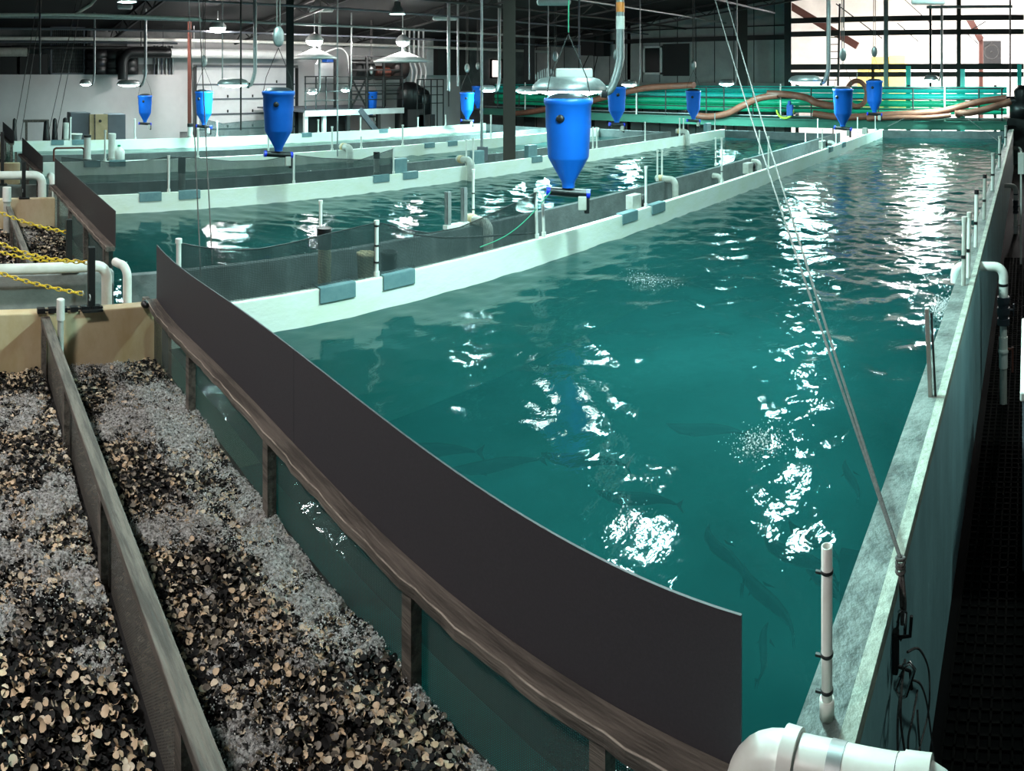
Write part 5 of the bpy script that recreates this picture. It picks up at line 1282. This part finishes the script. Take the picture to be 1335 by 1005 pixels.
solo(boxX(MB(), 399, 149, 452, 176, Xp - 1.5, 0.1), 'void_sheet', 'dark', 'dark sheet standing in for the shaded void under the platform', 'panel')  # dark sheet put in for the shade of the void below the deck
# machine rack on the platform
Xr = Xp - 0.5
t = thing('machine_rack', 'tall black tube frame rack standing on the platform', 'rack', (Xr, onX(490, 100, Xr).y, dz)); L = Vector(t.location)
ys = [onX(x, 100, Xr).y for x in (457, 478, 500, 523)]
for y in ys:
    for d in (0, -1.2): MB().box(Vector((Xr + d, y, (dz + 3.85) / 2)) - L, (0.09, 0.09, 3.85 - dz)).build('upright', 'black_iron', t)
for z in (2.3, 2.65, 2.95, 3.3, 3.6, 3.85): MB().box(Vector((Xr, (ys[0] + ys[-1]) / 2, z)) - L, (0.07, ys[-1] - ys[0], 0.06)).build('shelf_bar', 'black_iron', t)
MB().bar(Vector((Xr + 0.02, ys[0], dz)) - L, Vector((Xr + 0.02, ys[1], 3.0)) - L, 0.06, 0.06).build('cross_brace', 'black_iron', t)
MB().bar(Vector((Xr + 0.02, ys[1], dz)) - L, Vector((Xr + 0.02, ys[0], 3.0)) - L, 0.06, 0.06).build('cross_brace', 'black_iron', t)
def lay(x0, x1, yc, X, r, m, lb, name='lying_drum'):
    a, b = onX(x0, yc, X), onX(x1, yc, X)
    solo(MB().tube([(X, a.y, a.z), (X, a.y + 0.05, a.z), (X, b.y - 0.05, a.z), (X, b.y, a.z)], [r * .8, r, r, r * .8], 16), name, m, lb, 'machine')
lay(459, 484, 91, Xr - 0.6, 0.42, 'dark', 'dark cylinder lying in the machine rack', 'lying_drum')
lay(488, 506, 95, Xr - 0.6, 0.30, 'red_steel', 'red cylinder lying in the machine rack', 'lying_drum')
lay(507, 526, 88, Xr - 0.6, 0.52, 'brown_steel', 'brown cylinder lying at the right end of the machine rack', 'lying_drum')
solo(boxX(MB(), 418, 82, 437, 102, Xp - 2.6, 0.5), 'panel_board', 'door_white', 'pale control panel on the platform behind the railing', 'panel')
solo(boxX(MB(), 426, 74, 436, 81, Xp - 2.4, 0.4), 'blue_crate', 'blue', 'small blue crate high behind the platform railing', 'crate')
for i, (x, w_) in enumerate(((534, 0.55), (548, 0.45))):
    q = onX(x, 140, Xp - 0.4)
    solo(MB().lathe([(0, 0), (w_, 0), (w_, 0.8), (w_ * .8, 1.0), (w_ * 0.3, 1.15), (0, 1.15)], n=18).box((0, 0, -0.45), (0.9, 0.9, 0.9)), 'black_tank', 'black', ('black rounded tank right of the machine rack', 'lower black tank right of the rounded one')[i], 'tank', loc=(q.x, q.y, 1.65 - 0.25 * i))
    solo(MB().box((q.x, q.y, (FZ + 1.65 - 0.25 * i - 0.9) / 2), (0.7, 0.7, 0.75 - 0.25 * i - FZ)), 'tank_plinth', 'dark', ('dark plinth under the black rounded tank', 'dark plinth under the lower black tank')[i], 'plinth')
for i in range(5):
    a = onX(528 + i * 6, 78, Xp - 1.5); b = onX(524 + i * 6, 108, Xp - 1.2)
    c = [Vector((a.x, a.y, roof_z(a.x) - 0.06)), a, a.lerp(b, 0.6) + Vector((0, 0.25, 0)), Vector((b.x, b.y, 1.78))]
    solo(MB().tube(curve_pts(c, 6), 0.045, 8), 'white_hose', 'white_paint', 'white hose hanging right of the machine rack, %s from the left' % ORD[i], 'hose')
hs = [onX(x, y, Xp - 0.9) for x, y in ((412, 84), (420, 72), (432, 65), (444, 63), (452, 70), (455, 84), (456, 100))]
solo(MB().tube(curve_pts(hs, 6), 0.035, 8), 'white_hose', 'white_paint', 'white hose arching over the platform left of the rack', 'hose')
# second low platform rail, right of the tanks of the platform
t = thing('guard_rail', 'dark guard rail left of the teal pipes, right of the platform', 'railing', onX(560, 140, -22.0)); L = Vector(t.location)
for px in (544, 553, 562, 570, 578):
    q = onX(px, 140, -22.0); MB().tube([Vector((-22.0, q.y, 0.0)) - L, Vector((-22.0, q.y, 2.9)) - L], 0.03, 6).build('rail_post', 'black_iron', t)
for z in (1.9, 2.25, 2.6, 2.9): MB().tube([Vector((-22.0, onX(544, 100, -22.0).y, z)) - L, Vector((-22.0, onX(578, 100, -22.0).y, z)) - L], 0.022, 6).build('rail', 'black_iron', t)
# air handler, bright window
solo(boxX(MB(), 571, 53, 612, 98, XL + 1.25, 1.2), 'air_handler', 'dark', 'large dark air handler box on the wall left of the big column', 'air handler')
solo(boxX(MB(), 556, 50, 567, 98, XL + 0.9, 0.5), 'duct', 'white_paint', 'white upright duct beside the dark air handler', 'duct')
solo(boxX(MB(), 613, 52, 662, 56, XL + 0.2, 0.15), 'wall_girt', 'dark', 'short dark girt between air handler and big column', 'beam')
M['win_lit'] = emit('lit window', (1.0, 0.86, 0.82), 2.5)
t = thing('lit_window', 'small bright window just left of the big dark column', 'window', onX(648, 89, XL + 0.06)); L = Vector(t.location)
f = boxX(MB(), 642, 79, 654, 100, XL + 0.03, 0.03); f.v = [tuple(Vector(v) - L) for v in f.v]; f.build('pane', 'win_lit', t)
f = MB()
for r in ((640, 77, 642, 102), (654, 77, 656, 102), (640, 77, 656, 79), (640, 100, 656, 102)): boxX(f, *r, XL + 0.09, 0.09)
f.v = [tuple(Vector(v) - L) for v in f.v]; f.build('frame', 'dark', t)

# ------------------------------------------------------------------ roof steel, pipes and hangers
for i, Y in enumerate((6.0, 11.5, 17.0, 22.5, 28.0)):
    for j, (xa, xb) in enumerate(((-26.8, -8), (-8, 5))):
        za, zb = roof_z(xa), roof_z(xb)
        t = thing('roof_joist', 'dark open web joist under the roof, %s bay from the camera, %s half' % (ORD[i], ('left', 'right')[j]), 'joist', ((xa + xb) / 2, Y, (za + zb) / 2)); L = Vector(t.location)
        MB().bar(Vector((xa, Y, za - 0.06)) - L, Vector((xb, Y, zb - 0.06)) - L, 0.10, 0.08).build('top_chord', 'steel_dark', t)
        MB().bar(Vector((xa, Y, za - 0.5)) - L, Vector((xb, Y, zb - 0.5)) - L, 0.08, 0.07).build('bottom_chord', 'steel_dark', t)
        wb = MB(); n = 24
        for k in range(n):
            x0, x1 = xa + (xb - xa) * k / n, xa + (xb - xa) * (k + 1) / n
            z0, z1 = roof_z(x0), roof_z(x1)
            wb.bar(Vector((x0, Y, z0 - (0.06 if k % 2 else 0.5))) - L, Vector((x1, Y, z1 - (0.5 if k % 2 else 0.06))) - L, 0.035, 0.035)
        wb.build('web', 'steel_dark', t)
for i, X in enumerate((-25, -22.8, -20.6, -18.4, -16.2, -14, -11.5)):
    z = roof_z(X) - 0.7 - 0.05 * (i % 3)
    m = ('pvc', 'cabinet_grey', 'steel', 'cabinet_grey', 'steel_dark', 'steel', 'cabinet_grey')[i]
    solo(MB().tube([(X, -2, z), (X, 29.5, z)], (0.07, 0.04, 0.05, 0.035, 0.05, 0.04, 0.05)[i], 8), 'roof_pipe', m, 'long pipe run under the roof over the left side, %s from the left wall' % ORD[i], 'pipe')
# white run high at the left and its branch
Xw = -20.0
q0, q1, q2 = onX(0, 20, Xw), onX(97, 19, Xw), onX(262, 27, Xw)
solo(MB().tube([(Xw, q0.y - 1, q0.z), (Xw, q1.y, q1.z), (Xw, q2.y, q2.z + 0.05)], 0.055, 10), 'roof_pipe', 'pvc', 'bright white pipe run high at the upper left of the photo', 'pipe')
solo(MB().tube([q1, ray(118, 20.5, 6), ray(126, 20.5, -4)], 0.06, 10), 'branch_pipe', 'pvc_old', 'pale pipe branching up from the white run at the upper left', 'pipe')
spanY(24, 10, 560, 830, 26.5, 0.12, 0.12, 'cabinet_grey', 'grey pipe crossing high in front of the grey far wall', 'roof_pipe')
spanY(37, 30, 600, 760, 27.5, 0.08, 0.1, 'steel_dark', 'dark pipe crossing high behind the big column', 'roof_pipe')
# dead fixtures
for i, (x, y, r, wd, lb) in enumerate(((163, 9, 22, 0.5, 'unlit white fixture under the roof above the small tank lamps'), (418, 13, 24, 0.9, 'unlit oval white fixture under the roof above the second pendant'),
                                   (580, 24, 25, 0.9, 'unlit pale fixture under the roof left of the big column'), (722, 3, 17, 0.85, 'unlit teal fixture at the top of the photo by the hoist block'),
                                   (1210, 3, 20, 1.0, 'unlit fixture at the top of the photo over the bright bay'))):
    p = ray(x, r, y); t = thing('unlit_fixture', lb, 'lamp', p, -az(x))
    MB().box((0, 0, 0), (wd, 0.4, 0.14)).build('case', 'white_paint', t, bevel=0.06)
    MB().tube([(0, 0, 0.05), (0, 0, roof_z(p.x) - p.z)], 0.015, 6).build('hanger', 'steel_dark', t)
# hanging rods
for i, (x, y0, y1, r, w_, m, lb) in enumerate(((440, -20, 204, 15.9, 0.018, 'steel', 'long thin rod hanging to the third tank in front of the platform'), (628, -20, 196, 15.2, 0.03, 'steel', 'rod hanging from the roof to a grey paddle left of the big column'),
        (585, -20, 118, 24, 0.06, 'steel', 'thick conduit dropping from the roof before the air handler'), (597, -20, 112, 25, 0.04, 'steel', 'thinner conduit just right of the thick conduit drop'),
        (755, -20, 75, 22, 0.03, 'cabinet_grey', 'thin conduit dropping before the unit heater'), (690, 12, 104, 22, 0.02, 'steel', 'thin rod above the glowing lamp right of the column'),
        (314, -20, 170, 17.5, 0.025, 'steel_dark', 'thin dark rod hanging just left of the lamp conduit at the door'), (184, -20, 60, 24, 0.02, 'steel_dark', 'thin rod hanging above the leftmost hopper'),
        (290, -20, 108, 19.2, 0.02, 'steel', 'thin rod beside the lamp by the sectional door'), (52, -20, 97, 20, 0.03, 'steel_dark', 'thin dark rod at the upper left near the grated panel'),
        (1100, -20, 36, 20, 0.02, 'steel_dark', 'short thin rod at the top over the far hopper'))):
    a, b = ray(x, r, y0), ray(x, r, y1); a.z = max(a.z, roof_z(a.x) - 0.02)
    solo(MB().tube([a, b], w_, 8), 'hanging_rod', m, lb, 'rod')
p = ray(629, 15.2, 200); solo(MB().box(p, (0.24, 0.06, 0.30), rz=-az(629)), 'paddle', 'cabinet_grey', 'grey paddle plate at the bottom end of the hanging rod', 'paddle')
# slack ropes at the left
for a, b, r0, r1, lb in (((245, -30), (262, 362), 9, 5.4, 'left one of two long thin ropes hanging to the netted trench'), ((258, -30), (277, 345), 9, 5.5, 'right one of two long thin ropes hanging to the netted trench'),
                      ((53, -25), (28, 120), 21, 20, 'slanting rope at the upper left, first from the left'), ((58, -25), (36, 120), 21, 20, 'slanting rope at the upper left, second from the left'),
                      ((105, -25), (66, 160), 22, 20.5, 'slanting rope at the upper left, third from the left'), ((111, -25), (76, 160), 22, 20.5, 'slanting rope at the upper left, fourth from the left')):
    A_, B_ = ray(*[a[0]], r0, a[1]), ray(b[0], r1, b[1])
    if r1 > 15: B_ = A_ + (B_ - A_) * ((A_.z - WT) / (A_.z - B_.z))
    d = (A_ - B_).normalized(); A_ = A_ + d * max(0, (roof_z(A_.x) - A_.z) / max(d.z, .2))
    solo(MB().tube([A_.lerp(B_, i / 8) + Vector((0, 0, -0.08 * sin(pi * i / 8))) for i in range(9)], 0.006 if r1 < 15 else 0.012, 6), 'hanging_rope', 'rope', lb, 'rope')
